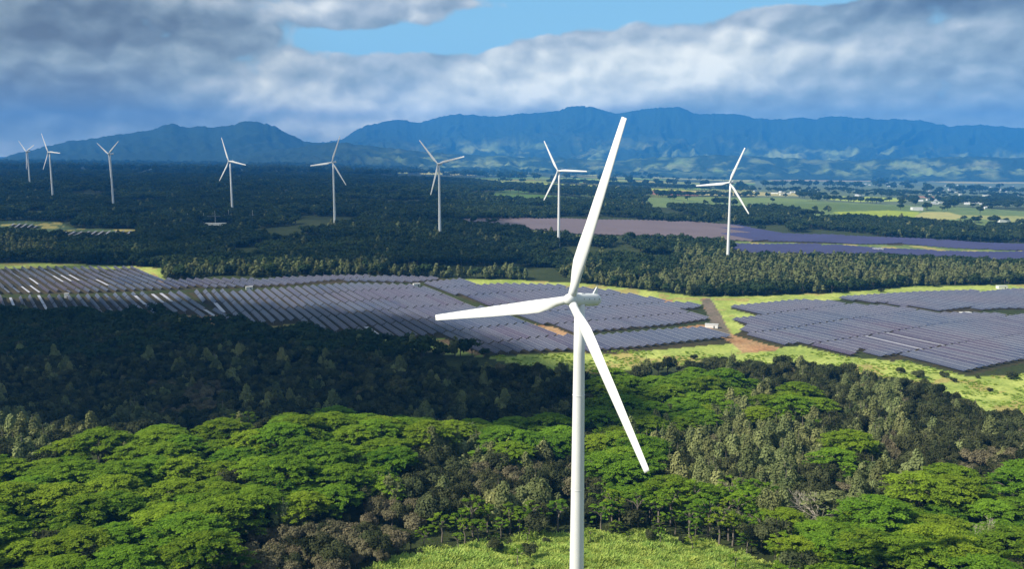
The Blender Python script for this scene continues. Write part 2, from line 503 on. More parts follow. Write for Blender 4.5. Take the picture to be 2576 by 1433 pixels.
PLAIN = [  # far fields: polygon, colour
    ([(1620, 497), (2080, 508), (2400, 520), (2700, 540), (2700, 590), (2450, 572), (2250, 560), (2080, 546), (1850, 530), (1620, 520)], (.17, .24, .09)),
    ([(1900, 456), (2700, 458), (2700, 525), (2300, 518), (1900, 500)], (.15, .19, .11)),
    ([(340, 439), (660, 444), (663, 449), (350, 444)], (.20, .27, .06)), ([(150, 492), (240, 494), (330, 505), (300, 509), (160, 497)], (.20, .27, .06)),
    ([(873, 430), (1027, 433), (1027, 437), (880, 434)], (.33, .36, .10)), ([(1054, 432), (1146, 435), (1200, 442), (1060, 439)], (.50, .45, .14)),
    ([(1187, 455), (1367, 461), (1639, 474), (1760, 480), (1760, 486), (1500, 476), (1300, 470), (1190, 459)], (.42, .48, .08)),
    ([(1272, 425), (1400, 430), (1503, 440), (1503, 444), (1400, 436), (1280, 429)], (.45, .45, .12)),
    ([(1060, 446), (1250, 452), (1400, 458), (1390, 461), (1100, 451)], (.28, .32, .08)),
    ([(1640, 479), (1740, 482), (1760, 494), (1640, 490)], (.36, .16, .10)), ([(1740, 480), (2000, 486), (2010, 494), (1760, 492)], (.48, .42, .18)),
    ([(1940, 440), (2157, 440), (2200, 447), (2190, 457), (1940, 455), (1900, 448)], (.45, .34, .22)),
    ([(1640, 440), (1900, 452), (1880, 458), (1640, 449)], (.40, .40, .14)),
    ([(2270, 446), (2400, 444), (2700, 446), (2700, 462), (2400, 462), (2280, 452)], (.42, .38, .18)),
    ([(2080, 494), (2200, 496), (2276, 500), (2280, 507), (2160, 508), (2090, 503)], (.42, .50, .10)),
    ([(2276, 493), (2350, 495), (2350, 499), (2276, 498)], (.42, .22, .16)),
    ([(2091, 534), (2233, 530), (2310, 534), (2330, 556), (2254, 558), (2150, 549)], (.36, .44, .06)),
    ([(2320, 534), (2385, 534), (2430, 545), (2400, 553), (2330, 558), (2300, 545)], (.46, .44, .18)),
    ([(2420, 542), (2700, 546), (2700, 566), (2540, 560), (2430, 548)], (.34, .36, .14)),
    ([(1900, 515), (2100, 512), (2300, 522), (2240, 530), (1960, 528)], (.14, .20, .06)),
    ([(1700, 496), (1960, 498), (2080, 506), (1900, 508), (1700, 503)], (.20, .27, .08)),
    ([(1176, 488), (1360, 490), (1503, 502), (1503, 512), (1300, 506), (1180, 498)], (.10, .18, .045)),
]

# ------------------------------------------------------------------ ground sheet
ucols = np.concatenate([-np.geomspace(9.0, .76, 22)[:-1], np.linspace(-.76, .76, 760), np.geomspace(.76, 9.0, 22)[1:]])
yrows = np.concatenate([[-3000, -1000, -300, 0, 100], np.geomspace(150, 14000, 620), [18000, 26000, 42000]])
UU, YY = np.meshgrid(ucols, yrows)
XX = UU * np.maximum(YY, 150)
ZZ = H(XX, YY)
gu, gv = proj(XX, YY, ZZ)
wob = (fbm(XX / 25, YY / 25, 3) - .5)
gu2 = gu + wob * 14; gv2 = gv + (fbm(XX / 25 + 90, YY / 25, 3) - .5) * np.clip(3000 / np.maximum(YY, 200), 1, 8)
seen = (YY > 200)
C = np.empty(XX.shape + (3,))
nf = fbm(XX / 60, YY / 60, 4)[..., None]
C[:] = np.array([.030, .042, .016]) * (1 - nf) + np.array([.050, .065, .024]) * nf
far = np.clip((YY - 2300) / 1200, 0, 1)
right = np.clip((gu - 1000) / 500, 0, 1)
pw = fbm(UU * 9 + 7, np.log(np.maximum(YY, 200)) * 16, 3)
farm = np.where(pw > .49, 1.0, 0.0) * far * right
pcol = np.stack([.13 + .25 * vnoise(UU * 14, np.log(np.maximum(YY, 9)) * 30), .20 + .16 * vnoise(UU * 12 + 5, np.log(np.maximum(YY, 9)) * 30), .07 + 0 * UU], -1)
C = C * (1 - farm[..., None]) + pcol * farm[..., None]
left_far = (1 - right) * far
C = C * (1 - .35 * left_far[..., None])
for pl, cc in PLAIN:
    k = inpoly(gu + wob * 4, gv + wob * .8, pl) & seen
    C[k] = np.array(cc) * .8
cat_grass = np.zeros(XX.shape, bool); cat_dirt = cat_grass.copy(); cat_field = cat_grass.copy()
for pl in GRASS: cat_grass |= inpoly(gu2, gv2, pl)
for pl in DIRT: cat_dirt |= inpoly(gu + wob * 5, gv + wob * 2, pl)
for pl in FIELDS: cat_field |= inpoly(gu, gv, pl)
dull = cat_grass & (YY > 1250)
cat_grass &= seen & ~cat_field; cat_dirt &= seen
gn = fbm(XX / 18 + 3, YY / 18 + 8, 4)[..., None]
C[cat_field] = (np.array([.040, .042, .022]) * (1 - gn) + np.array([.065, .050, .030]) * gn)[cat_field]
C[cat_grass] = (np.array([.16, .24, .045]) * (1 - gn) + np.array([.48, .53, .16]) * gn)[cat_grass]
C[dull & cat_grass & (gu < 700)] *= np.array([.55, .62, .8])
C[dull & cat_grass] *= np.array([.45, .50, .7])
dirty = cat_grass & (fbm(XX / 30 + 30, YY / 30 + 3, 4) > .60)
C[dirty] = np.array([.34, .30, .11])
C[cat_dirt] = (np.array([.25, .115, .060]) * (1 - gn) + np.array([.52, .36, .21]) * gn)[cat_dirt]
road = inpoly(gu, gv, DIRT[0]) & seen
C[road] = np.array([.17, .14, .12])
nr, nc = XX.shape
idx = np.arange(nr * nc).reshape(nr, nc)
Q = np.stack([idx[:-1, :-1], idx[:-1, 1:], idx[1:, 1:], idx[1:, :-1]], -1).reshape(-1, 4)
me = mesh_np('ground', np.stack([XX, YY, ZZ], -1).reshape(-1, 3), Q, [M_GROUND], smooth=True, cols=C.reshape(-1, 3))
tag(obj('ground', me), kind='structure')

# ------------------------------------------------------------------ mountains
SIL_B = [(-900, 400), (300, 400), (600, 392), (700, 386), (800, 362), (870, 350), (890, 336), (925, 318), (960, 312), (1000, 303), (1060, 310), (1110, 296), (1160, 290), (1250, 295), (1330, 288), (1400, 282), (1430, 272), (1455, 268),
         (1500, 277), (1545, 288), (1620, 276), (1700, 273), (1740, 288), (1850, 290), (1900, 301), (1960, 303), (2000, 298), (2040, 302), (2080, 293), (2150, 300), (2230, 302), (2300, 306), (2370, 319), (2450, 316), (2576, 326), (3000, 340), (3600, 350)]
SIL_A = [(-1200, 412), (-200, 412), (0, 403), (60, 386), (150, 364), (250, 347), (330, 336), (400, 326), (430, 316), (447, 311), (465, 320), (490, 323), (520, 319), (545, 322), (590, 317), (625, 308), (640, 306), (665, 311), (700, 321), (735, 338), (770, 355), (900, 372), (1100, 395), (1400, 420), (3600, 440)]
SIL_C = [(-900, 425), (400, 408), (560, 395), (640, 385), (700, 375), (780, 368), (860, 358), (920, 366), (1000, 374), (1100, 384), (1250, 392), (1400, 398), (1550, 404), (1650, 396), (1800, 388), (1950, 396), (2100, 404), (2300, 398), (2450, 392), (2600, 398), (3600, 410)]


def range_mesh(name, sil, d0, d1, ncol, nrow, seed, depth, pale, power=1.25):
    us = np.linspace(-900, 3400, ncol)
    sv = np.interp(us, [p[0] for p in sil], [p[1] for p in sil])
    sv = sv + (fbm(us / 26 + seed, us * 0 + seed, 4) - .5) * 7 + (ridged(us / 11 + seed, us * 0 + 2, 3) - .5) * 4.5
    ts = np.concatenate([np.linspace(-.05, 1, nrow), [1.06, 1.15, 1.3]])
    U, T = np.meshgrid(us, ts)
    sv2 = np.broadcast_to(sv, U.shape)
    A = (U - CU) / F
    D = d0 + (d1 - d0) * T + (fbm(U / 160 + seed, T * 0, 3) - .5) * 900 * np.clip(1 - T, 0, 1)
    X = A * D
    hr = HC + (391.6 - sv2) / F * (d0 + (d1 - d0))
    base = H(X, np.minimum(D, 39000)) - 12
    wx = U / 75 + (fbm(U / 120 + seed, T * 2.5 + seed, 4) - .5) * 4.5
    rn = ridged(wx + seed, T * 1.6 + seed, 5)
    tt = np.clip(T, 0, 1)
    s = tt ** power
    z = base + np.maximum(hr - base, 0) * s * (1 - depth * (1 - rn) * 4 * tt * (1 - tt) * 1.1)
    z = z + (ridged(U / 26 + seed + T * 1.5, T * 4, 5) - .5) * 75 * np.clip(tt * (1 - tt) * 4, 0, 1) * (hr - base > 60)
    z = np.where(T > 1, z - (T - 1) * 2500, z)
    z = np.where(hr - base < 5, base - 40, z)
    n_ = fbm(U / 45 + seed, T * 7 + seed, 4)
    grass = .95 * np.clip((n_ - .46) * 4.5, 0, 1) * np.clip((rn - .42) * 6, 0, 1) * pale(U, T)  # sunlit patches on the spurs, put into the vertex colour as pale grass tones
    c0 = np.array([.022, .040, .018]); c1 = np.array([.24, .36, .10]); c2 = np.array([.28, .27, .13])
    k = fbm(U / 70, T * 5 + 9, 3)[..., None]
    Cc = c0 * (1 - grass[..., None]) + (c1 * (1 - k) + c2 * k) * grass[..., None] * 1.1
    i_ = np.arange(U.size).reshape(U.shape)
    Q = np.stack([i_[:-1, :-1], i_[:-1, 1:], i_[1:, 1:], i_[1:, :-1]], -1).reshape(-1, 4)
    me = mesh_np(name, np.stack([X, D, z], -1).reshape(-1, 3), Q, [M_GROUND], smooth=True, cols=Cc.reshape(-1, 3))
    return tag(obj(name, me), kind='structure')


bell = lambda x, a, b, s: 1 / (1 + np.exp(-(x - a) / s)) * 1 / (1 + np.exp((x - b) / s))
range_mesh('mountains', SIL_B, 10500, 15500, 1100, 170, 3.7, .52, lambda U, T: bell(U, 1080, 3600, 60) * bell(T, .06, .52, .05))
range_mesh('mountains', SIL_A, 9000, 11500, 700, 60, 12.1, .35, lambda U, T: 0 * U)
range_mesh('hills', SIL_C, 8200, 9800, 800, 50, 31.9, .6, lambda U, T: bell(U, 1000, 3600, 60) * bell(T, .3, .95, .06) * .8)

# ------------------------------------------------------------------ clouds overhead (outside the frame) that shade the left of the valley
def cloud(footprint, zc, thick, name='cloud', cell=22.0, wob_=150.0, thr=0.0, m_=None):
    """a lumpy closed cloud whose shadow falls on the given ground footprint"""
    fp = [(x, y) for x, y in footprint]
    xs = [p[0] for p in fp]; ys = [p[1] for p in fp]
    gx = np.arange(min(xs) - 200, max(xs) + 200, cell); gy = np.arange(min(ys) - 200, max(ys) + 200, cell)
    X, Y = np.meshgrid(gx, gy)
    wx = (fbm(X / 240 + 4, Y / 240, 4) - .5) * wob_ * 2; wy = (fbm(X / 240 + 40, Y / 240 + 9, 4) - .5) * wob_ * 2
    wx *= np.clip(Y / 900, .25, 1.5); wy *= np.clip(Y / 900, .12, 1.5)
    ins = inpoly(X + wx, Y + wy, fp) & (fbm(X / 150 + 7, Y / 150 + 2, 4) > thr)
    h = thick * (.25 + fbm(X / 120, Y / 120, 4))
    off = SH * ((zc) / math.tan(SUN_EL))
    n = X.size; idn = np.arange(n).reshape(X.shape)
    top = np.stack([X + off.x, Y + off.y, zc + h], -1).reshape(-1, 3)
    bot = np.stack([X + off.x, Y + off.y, zc - h * .18], -1).reshape(-1, 3)
    cell_in = ins[:-1, :-1]
    q = np.stack([idn[:-1, :-1], idn[:-1, 1:], idn[1:, 1:], idn[1:, :-1]], -1)[cell_in]
    Qs = [q, q[:, ::-1] + n]
    pad = np.pad(cell_in, 1)
    for dy, dx, a, b_ in ((0, -1, 0, 3), (0, 1, 2, 1), (-1, 0, 1, 0), (1, 0, 3, 2)):
        nb = pad[1 + dy: pad.shape[0] - 1 + dy, 1 + dx: pad.shape[1] - 1 + dx]
        e = cell_in & ~nb
        qq = np.stack([idn[:-1, :-1], idn[:-1, 1:], idn[1:, 1:], idn[1:, :-1]], -1)[e]
        if len(qq): Qs.append(np.stack([qq[:, b_], qq[:, a], qq[:, a] + n, qq[:, b_] + n], -1))
    Qa = np.concatenate(Qs)
    used, inv = np.unique(Qa, return_inverse=True)
    V = np.concatenate([top, bot])[used]
    me = mesh_np(name, V, inv.reshape(-1, 4), [m_ or M_CLOUD], smooth=True)
    return tag(obj(name, me), kind='structure')


def gpts(uv, up=0):
    r = []
    for u, v in uv:
        x, y, z = ground_at(u, v); r.append((x, y))
    return r


# dark ravine wood on the left, between the front ridge and the solar field
cloud([(-900, 436), (-230, 446), (-120, 452), (-60, 462), (-10, 455), (40, 445), (34, 520), (10, 590), (-40, 640), (-120, 700), (-260, 780), (-420, 830), (-1000, 830)], 1450, 60, wob_=70)
# left plateau and woods behind the field
cloud([(-2600, 1020), (-120, 1010), (-60, 1180), (-150, 1500), (-260, 2100), (-200, 3200), (-300, 5200), (-4500, 5600), (-4200, 2000)], 1500, 120, cell=34, wob_=170, m_=M_CLOUD_THIN)

# ------------------------------------------------------------------ wind turbines
def ring_loft(rings):
    """loft between equally long closed rings, capped by shrinking ends"""
    n = len(rings[0]); V = [p for r in rings for p in r]; Q = []
    for i in range(len(rings) - 1):
        for k in range(n):
            Q.append([i * n + k, i * n + (k + 1) % n, (i + 1) * n + (k + 1) % n, (i + 1) * n + k])
    for end in (0, len(rings) - 1):
        c = np.mean(rings[end], axis=0); b0 = len(V)
        V += [c] * 1
        for k in range(0, n, 2):
            f = [end * n + k, end * n + (k + 1) % n, end * n + (k + 2) % n, b0]
            Q.append(f if end else f[::-1])
    return np.array(V), np.array(Q)


def blade_mesh():
    st = [(0.9, 2.05, 1.0, 0), (2.6, 2.05, 1.0, 0), (4.6, 2.3, .78, 13), (7.5, 3.0, .48, 12), (10.5, 3.5, .33, 10), (15, 3.4, .25, 8), (21, 3.0, .20, 6), (28, 2.75, .18, 4), (35, 2.35, .17, 3), (42, 2.0, .16, 1.5), (47, 1.75, .15, 1), (49.2, 1.62, .14, 0), (49.9, 1.5, .09, 0)]
    rings = []
    N = 20
    for r, ch, th, tw in st:
        a = math.radians(tw); ring = []
        bl = min(1, max(0, (r - 2.6) / 6))
        for k in range(N):
            q = 2 * math.pi * k / N
            x = math.cos(q); y = math.sin(q)
            # circle at the root, aerofoil further out (trailing edge towards -x)
            xc = ch * .5 * x; yc = ch * th * .5 * y
            t_ = (x + 1) / 2
            ya = ch * th * .5 * y * (0.25 + 1.1 * math.sqrt(max(t_, 0)))
            yc = yc * (1 - bl) + ya * bl
            xo = xc - bl * ch * .20
            X = xo * math.cos(a) - yc * math.sin(a); Y = xo * math.sin(a) + yc * math.cos(a)
            ring.append((X, Y, r))
        rings.append(ring)
    V, Q = ring_loft(rings)
    return mesh_np('blade', V, Q, [M_WHITE], smooth=True)


ME_BLADE = blade_mesh()
HZ, OVER = 102.0, 3.1
tw_prof = [(2.15, -14)] + [(2.15 - (2.15 - 1.32) * (h / (HZ - 1.5)) ** .9, h) for h in np.linspace(0, HZ - 1.5, 9)] + [(0.02, HZ - 1.5)]
V, Q = lathe(tw_prof, 40)
ME_TOWER = mesh_np('tower', V, Q, [M_WHITE], smooth=False)
ME_TOWER.polygons.foreach_set('use_smooth', np.array([i < 40 * 9 for i in range(len(ME_TOWER.polygons))]))
fl = [lathe([(1.36 + .7 * (1 - h / 100) + .05, h - .12), (1.36 + .7 * (1 - h / 100) + .09, h), (1.36 + .7 * (1 - h / 100) + .05, h + .12)], 40) for h in (26.0, 52.0, 77.0)]
# nacelle along +Y (away from the rotor)
V, Q = lathe([(0.02, .75), (1.30, .78), (1.52, 1.0), (1.58, 1.6), (1.58, 3.0), (1.56, 9.0), (1.50, 10.3), (1.25, 10.9), (.7, 11.15), (0.02, 11.2)], 36, 'y')
V[:, 2] = np.where(V[:, 2] < 0, V[:, 2] * 1.06, V[:, 2] * 1.0)
ME_NAC = mesh_np('nacelle', V, Q, [M_WHITE], smooth=True)
V, Q = lathe([(0.02, -2.0), (.45, -1.95), (.95, -1.65), (1.32, -1.1), (1.5, -.4), (1.5, .5), (1.35, .72), (0.02, .74)], 32, 'y')
ME_HUB = mesh_np('hub', V, Q, [M_WHITE], smooth=True)
# tail fin (swept triangular cooler on the roof)
fin = np.array([(sx * w_, y_, z_) for sx in (-1, 1) for (w_, y_, z_) in ((.16, 8.7, 1.38), (.16, 10.5, 1.40), (.10, 10.5, 3.15), (.10, 10.05, 3.2))])
FQ = np.array([(0, 1, 2, 3), (7, 6, 5, 4), (0, 4, 5, 1), (1, 5, 6, 2), (2, 6, 7, 3), (3, 7, 4, 0)])
ME_FIN = mesh_np('tail_fin', fin, FQ, [M_WHITE])
V, Q = joinm([tubes([[(0, 10.25, 3.1, .05), (0, 10.25, 3.9, .04)]], 6), tubes([[(-.5, 10.25, 3.62, .05), (.5, 10.25, 3.62, .05)]], 6)])
ME_VANE = mesh_np('wind_vane', V, Q, [M_STEEL])
V, Q = box(0, 0, 0, .10, .16, .30)
ME_VENT = mesh_np('side_vent', V, Q, [M_DARKV])
V, Q = box(0, 4.2, 1.50, 1.0, 1.4, .22)
ME_HATCH = mesh_np('roof_hatch', V, Q, [M_WHITE])
ME_FLANGE = [mesh_np('flange', V_, Q_, [M_WHITE], smooth=True) for V_, Q_ in fl]


def turbine(hub_uv, tips, d, label, near=False, phi=None, tilt=0.0, cone=0.0, angles=None, reach=1.0, over=OVER):
    hu, hv = hub_uv
    hs = [(tu - hu) for tu, tv in tips]; vs = [(hv - tv) for tu, tv in tips]
    R2 = sum(v_ * v_ for v_ in vs) / 1.5
    cp = min(.98, math.sqrt(sum(h_ * h_ for h_ in hs) / 1.5 / R2))
    psi = math.acos(cp)
    if phi is None: phi = psi + math.atan((hu - CU) / F)
    al = [math.degrees(math.atan2(h_ / cp, v_)) % 360 for h_, v_ in zip(hs, vs)]
    al.sort()
    a0 = np.mean([al[0], al[1] - 120, al[2] - 240]) if al[2] - al[0] < 300 else al[0]
    hub = P(hu, hv, d)
    n = Vector((-math.sin(phi), -math.cos(phi), 0))
    root = bpy.data.objects.new('wind_turbine', None)
    COL.objects.link(root)
    c = hub - n * over
    root.location = (c.x, c.y, hub.z - HZ)
    root.rotation_euler = (0, 0, -phi)
    tag(root, label, 'wind turbine', 'white wind turbines')
    tw = obj('tower', ME_TOWER, root)
    nac = obj('nacelle', ME_NAC, root, (0, -over, HZ))
    hb = obj('hub', ME_HUB, root, (0, -over, HZ))
    nac.rotation_euler = hb.rotation_euler = (-tilt, 0, 0)
    for k in range(3):
        b_ = obj('blade', ME_BLADE, root, (0, -over, HZ))
        ang = math.radians(angles[k] if angles else a0 + 120 * k)
        b_.rotation_euler = (Matrix.Rotation(-tilt, 3, 'X') @ Matrix.Rotation(ang, 3, 'Y') @ Matrix.Rotation(cone, 3, 'X')).to_euler()
        b_.scale = (1, 1, reach)
    obj('tail_fin', ME_FIN, nac)
    if near:
        obj('wind_vane', ME_VANE, nac)
        obj('roof_hatch', ME_HATCH, nac)
        for f_ in ME_FLANGE: obj('flange', f_, tw)
        for sx in (-1, 1):
            for y_ in (3.4, 5.6, 7.7, 9.6):
                obj('side_vent', ME_VENT, nac, (sx * 1.54, y_, .25))
    return root


turbine((1435.5, 754.3), [(1572, 295), (1095, 799), (1625, 1188)], 213, 'huge white wind turbine in front of the solar field, nearest to the camera', near=True,
        phi=math.radians(43.2), tilt=math.radians(6.9), cone=math.radians(4.3), angles=(18.0, 141.4, 257.6), reach=.923, over=3.6)
turbine((66, 382), [(51, 357), (82, 362.5), (60, 424)], 2530, 'tiny distant wind turbine farthest left, its blades making a narrow Y')
turbine((121, 383), [(109.5, 342), (143, 383), (101, 432)], 2115, 'distant wind turbine just right of the farthest left one, one blade pointing right')
turbine((273, 388), [(247, 366), (295, 356), (269, 449)], 1864, 'distant wind turbine by the pale clearing, one blade hanging along its tower')
turbine((575.5, 406), [(560.5, 350), (612, 413.6), (546.6, 458)], 1754, 'distant wind turbine standing above the long white shed and the power poles')
turbine((835, 409), [(851, 352), (778, 420), (865, 472)], 1571, 'white wind turbine before the saddle between the two mountain masses')
turbine((1101.5, 413), [(1057, 356), (1166, 392), (1078, 492)], 1358, 'white wind turbine at the left tip of the far solar field')
turbine((1403.6, 430.6), [(1372, 358), (1475, 427.5), (1366, 506.5)], 1282, 'white wind turbine just left of the raised blade of the nearest turbine')
turbine((1835, 460), [(1869, 374), (1750, 471), (1881.5, 536)], 1170, 'tall white wind turbine right of the nearest one, farthest right in view')

# ------------------------------------------------------------------ solar panel rows
def ordinal(n):
    ones = ['', 'first', 'second', 'third', 'fourth', 'fifth', 'sixth', 'seventh', 'eighth', 'ninth', 'tenth', 'eleventh', 'twelfth', 'thirteenth', 'fourteenth', 'fifteenth', 'sixteenth', 'seventeenth', 'eighteenth', 'nineteenth']
    if n < 20: return ones[n]
    tens = ['', '', 'twent', 'thirt', 'fort', 'fift', 'sixt', 'sevent', 'eight', 'ninet']
    if n < 100:
        return tens[n // 10] + ('ieth' if n % 10 == 0 else 'y-' + ones[n % 10])
    return 'hundred and ' + ordinal(n - 100) if n > 100 else 'hundredth'


def panel_row(p0, p1, tilt, wid=5.1, clear=2.3, dense=False):
    """tilted table of modules between two ground points; returns local mesh arrays and the origin"""
    x0, y0 = p0; x1, y1 = p1
    L = math.hypot(x1 - x0, y1 - y0); dx, dy = (x1 - x0) / L, (y1 - y0) / L
    nx, ny = -abs(dy), (dx if dy < 0 else -dx)        # low edge side: towards the sun (left)
    if nx > 0: nx, ny = -nx, -ny
    cx, cy = (x0 + x1) / 2, (y0 + y1) / 2
    cz = float(H(cx, cy))
    seg = 2 if dense else max(2, int(L / 20) + 1)
    V, T = [], []
    ct, st_ = math.cos(tilt), math.sin(tilt)
    for i in range(seg):
        f = i / (seg - 1)
        px, py = x0 + (x1 - x0) * f, y0 + (y1 - y0) * f
        pz = float(H(px, py)) + clear
        for s, th in ((1, 0), (-1, 0), (-1, -.09), (1, -.09)):
            ox = nx * s * wid / 2 * ct; oy = ny * s * wid / 2 * ct; oz = -s * wid / 2 * st_
            V.append((px + ox + nx * st_ * th * 0 - cx, py + oy - cy, pz + oz + th - cz)); T.append(1.0 if s > 0 else 0.0)
    Q = []
    for i in range(seg - 1):
        a = i * 4; b_ = a + 4
        for k in range(4):
            Q.append((a + k, a + (k + 1) % 4, b_ + (k + 1) % 4, b_ + k))
    Q.append((3, 2, 1, 0)); e = (seg - 1) * 4; Q.append((e, e + 1, e + 2, e + 3))
    return np.array(V), np.array(Q), np.array(T), (cx, cy, cz), (dx, dy, L)


def frame_of(p0, p1, org, tilt, clear=2.2):
    x0, y0 = p0; x1, y1 = p1; L = math.hypot(x1 - x0, y1 - y0)
    paths = []
    n = max(2, int(L / 12) + 1)
    for i in range(n):
        f = (i + .12) / (n - 1 + .24)
        px, py = x0 + (x1 - x0) * f, y0 + (y1 - y0) * f; g = float(H(px, py))
        paths.append([(px - org[0], py - org[1], g - .4 - org[2], .12), (px - org[0], py - org[1], g + clear - .12 - org[2], .12)])
    tp = []
    for i in range(n):
        f = (i + .12) / (n - 1 + .24)
        px, py = x0 + (x1 - x0) * f, y0 + (y1 - y0) * f; g = float(H(px, py))
        tp.append((px - org[0], py - org[1], g + clear - .22 - org[2], .11))
    paths.append(tp)
    return tubes(paths, 5)


PITCHR = 8.3


def rows_in(poly, az, pitch=PITCHR, block=56.0, gap=2.2, phase=0.0, minlen=12):
    pts = gpts(poly)
    dx, dy = math.sin(az), -math.cos(az); nx, ny = -dy, dx
    A = [(x * nx + y * ny, x * dx + y * dy) for x, y in pts]
    amin, amax = min(a for a, _ in A), max(a for a, _ in A)
    out_ = []
    k0 = math.ceil(amin / pitch)
    for k in range(k0, int(amax / pitch) + 1):
        a = k * pitch
        cs_ = []
        for i in range(len(A)):
            (a1, s1), (a2, s2) = A[i], A[(i + 1) % len(A)]
            if (a1 <= a) != (a2 <= a): cs_.append(s1 + (s2 - s1) * (a - a1) / (a2 - a1))
        cs_.sort()
        for s0, s1 in zip(cs_[::2], cs_[1::2]):
            # cut into tables at common cross lanes
            b0 = math.floor((s0 - phase) / block)
            while b0 * block + phase < s1:
                t0 = max(s0, b0 * block + phase + gap / 2); t1 = min(s1, (b0 + 1) * block + phase - gap / 2)
                if t1 - t0 > minlen:
                    out_.append(((nx * a + dx * t0, ny * a + dy * t0), (nx * a + dx * t1, ny * a + dy * t1), k, b0))
                b0 += 1
    return out_


AZ0 = math.radians(27)
blocks = [
    ('upper left field', F1, math.radians(38), 0), ('lower left field', F2L, math.radians(33), 0), ('middle field', F2, AZ0, 10), ('field behind tower', F3, AZ0, 25),
    ('right field', F4, AZ0, 5), ('far right field', F5, AZ0, 15)]
flat_uv = [(575, 767), (425, 748), (275, 742), (175, 735), (15, 695), (80, 712), (95, 730), (150, 706), (262, 785), (25, 770), (1566, 811), (1466, 796), (2250, 868), (2090, 806), (2060, 790), (2330, 870), (130, 690), (940, 830)]
fr = random.Random(12)
flat_uv += [(fr.uniform(10, 380), fr.uniform(684, 702)) for _ in range(7)] + [(fr.uniform(10, 330), fr.uniform(708, 738)) for _ in range(7)] + [(fr.uniform(20, 560), fr.uniform(756, 790)) for _ in range(6)]
flat_xy = [ground_at(u, v)[:2] for u, v in flat_uv]
rows = []
for nm, poly, az, ph in blocks:
    for r in rows_in(poly, az, phase=ph): rows.append((nm, r))


def row_size(r):
    (x0, y0), (x1, y1), _, _ = r
    cx, cy = (x0 + x1) / 2, (y0 + y1) / 2
    L = math.hypot(x1 - x0, y1 - y0)
    u, v = proj(cx, cy, float(H(cx, cy)))
    vis = 1.0 if -20 < u < 2596 else 0.02
    return L / cy ** 2 * vis * (1.6 if cx < 0 else 1.0)


rows.sort(key=lambda q: -row_size(q[1]))
flatset = set()
for fx, fy in flat_xy:
    best = min(range(len(rows)), key=lambda i: ((rows[i][1][0][0] + rows[i][1][1][0]) / 2 - fx) ** 2 + .15 * ((rows[i][1][0][1] + rows[i][1][1][1]) / 2 - fy) ** 2)
    flatset.add(best)
TILT = math.radians(33)
N_IND = 298
order = {}
for i in range(N_IND):
    nm, r = rows[i]
    order.setdefault((nm, r[3]), []).append((r[2], i))
lab = {}
for nm in {b_[0] for b_ in blocks}:
    bs = sorted({k[1] for k in order if k[0] == nm})
    # higher b means nearer the camera
    for bi, b_ in enumerate(reversed(bs)):
        lst = sorted(order[(nm, b_)])
        # k grows to the right or left: sort by projected u instead
        lst = sorted(lst, key=lambda q: float(proj((rows[q[1]][1][0][0] + rows[q[1]][1][1][0]) / 2, (rows[q[1]][1][0][1] + rows[q[1]][1][1][1]) / 2, 0)[0]))
        for j, (_, i) in enumerate(lst):
            lab[i] = (j + 1, bi + 1)
rest = []
for i, (nm, r) in enumerate(rows):
    flat = i in flatset
    tilt = math.radians(8) if flat else TILT + random.uniform(-.05, .05)
    if i < N_IND:
        V, Q, T, org, _ = panel_row(r[0], r[1], tilt, wid=1.7 if flat and r[0][0] > 20 else 5.1)
        root = bpy.data.objects.new('solar_panel_row', None)
        COL.objects.link(root); root.location = org
        j, bi = lab[i]
        look = 'pale flat' if flat else 'violet tilted'
        rank = 'in front bank' if bi == 1 else f'in {ordinal(bi)} bank back'
        tag(root, f'{look} panel row, {ordinal(j)} from left {rank}, {nm}', 'solar panel row', 'solar panel rows on the valley floor')
        obj('panel_surface', mesh_np('panel_surface', V, Q, [M_PALE if flat else M_PANEL], tint=T), root)
        if i < 190:
            Vf, Qf = frame_of(r[0], r[1], org, tilt)
            obj('support_frame', mesh_np('support_frame', Vf, Qf, [M_STEEL]), root)
    else:
        rest.append((r, tilt))


def merged_rows(lst, name, label, wid=5.1, dense=True, m_=None):
    Vs, Qs, Ts, n = [], [], [], 0
    for r, tilt in lst:
        V, Q, T, org, _ = panel_row(r[0], r[1], tilt, wid=wid, dense=dense)
        Vs.append(V + np.array(org)); Qs.append(Q + n); Ts.append(T); n += len(V)
    me = mesh_np(name, np.concatenate(Vs), np.concatenate(Qs), [m_ or M_PANEL], tint=np.concatenate(Ts))
    tag(obj(name, me), label, 'solar panels', kind='stuff')


merged_rows(rest, 'solar_panels', 'massed grey-violet solar panel rows filling the back of the solar fields')
far_rows = []
for poly in (F6, F7):
    far_rows += [(r, TILT) for r in rows_in(poly, AZ0, pitch=8.3, block=90, gap=3)]
fu = [float(proj((r[0][0] + r[1][0]) / 2, (r[0][1] + r[1][1]) / 2, 10)[0]) for r, _ in far_rows]
merged_rows([q for q, u_ in zip(far_rows, fu) if u_ < 1850], 'solar_panels', 'mauve band of far solar panels behind the raised blade', m_=M_MAUVE)
merged_rows([q for q, u_ in zip(far_rows, fu) if u_ >= 1850], 'solar_panels', 'indigo bands of far solar panels at right beyond the woods', m_=M_INDIGO)
for poly, nm in ((F8, 'small clearing at the far left'), (F9, 'clearing left of the long white shed')):
    rr = rows_in(poly, math.radians(18), pitch=11, block=400, gap=3, minlen=15)
    rr.sort(key=lambda r: float(proj((r[0][0] + r[1][0]) / 2, (r[0][1] + r[1][1]) / 2, 0)[0]))
    for j, r in enumerate(rr):
        V, Q, T, org, _ = panel_row(r[0], r[1], math.radians(10), wid=5)
        o = obj('solar_panel_row', mesh_np('solar_panel_row', V, Q, [M_PALE], tint=T), None, org)
        tag(o, f'pale far solar panel row, {ordinal(j + 1)} from left in {nm}', 'solar panel row', 'far solar panel rows in woodland clearings')
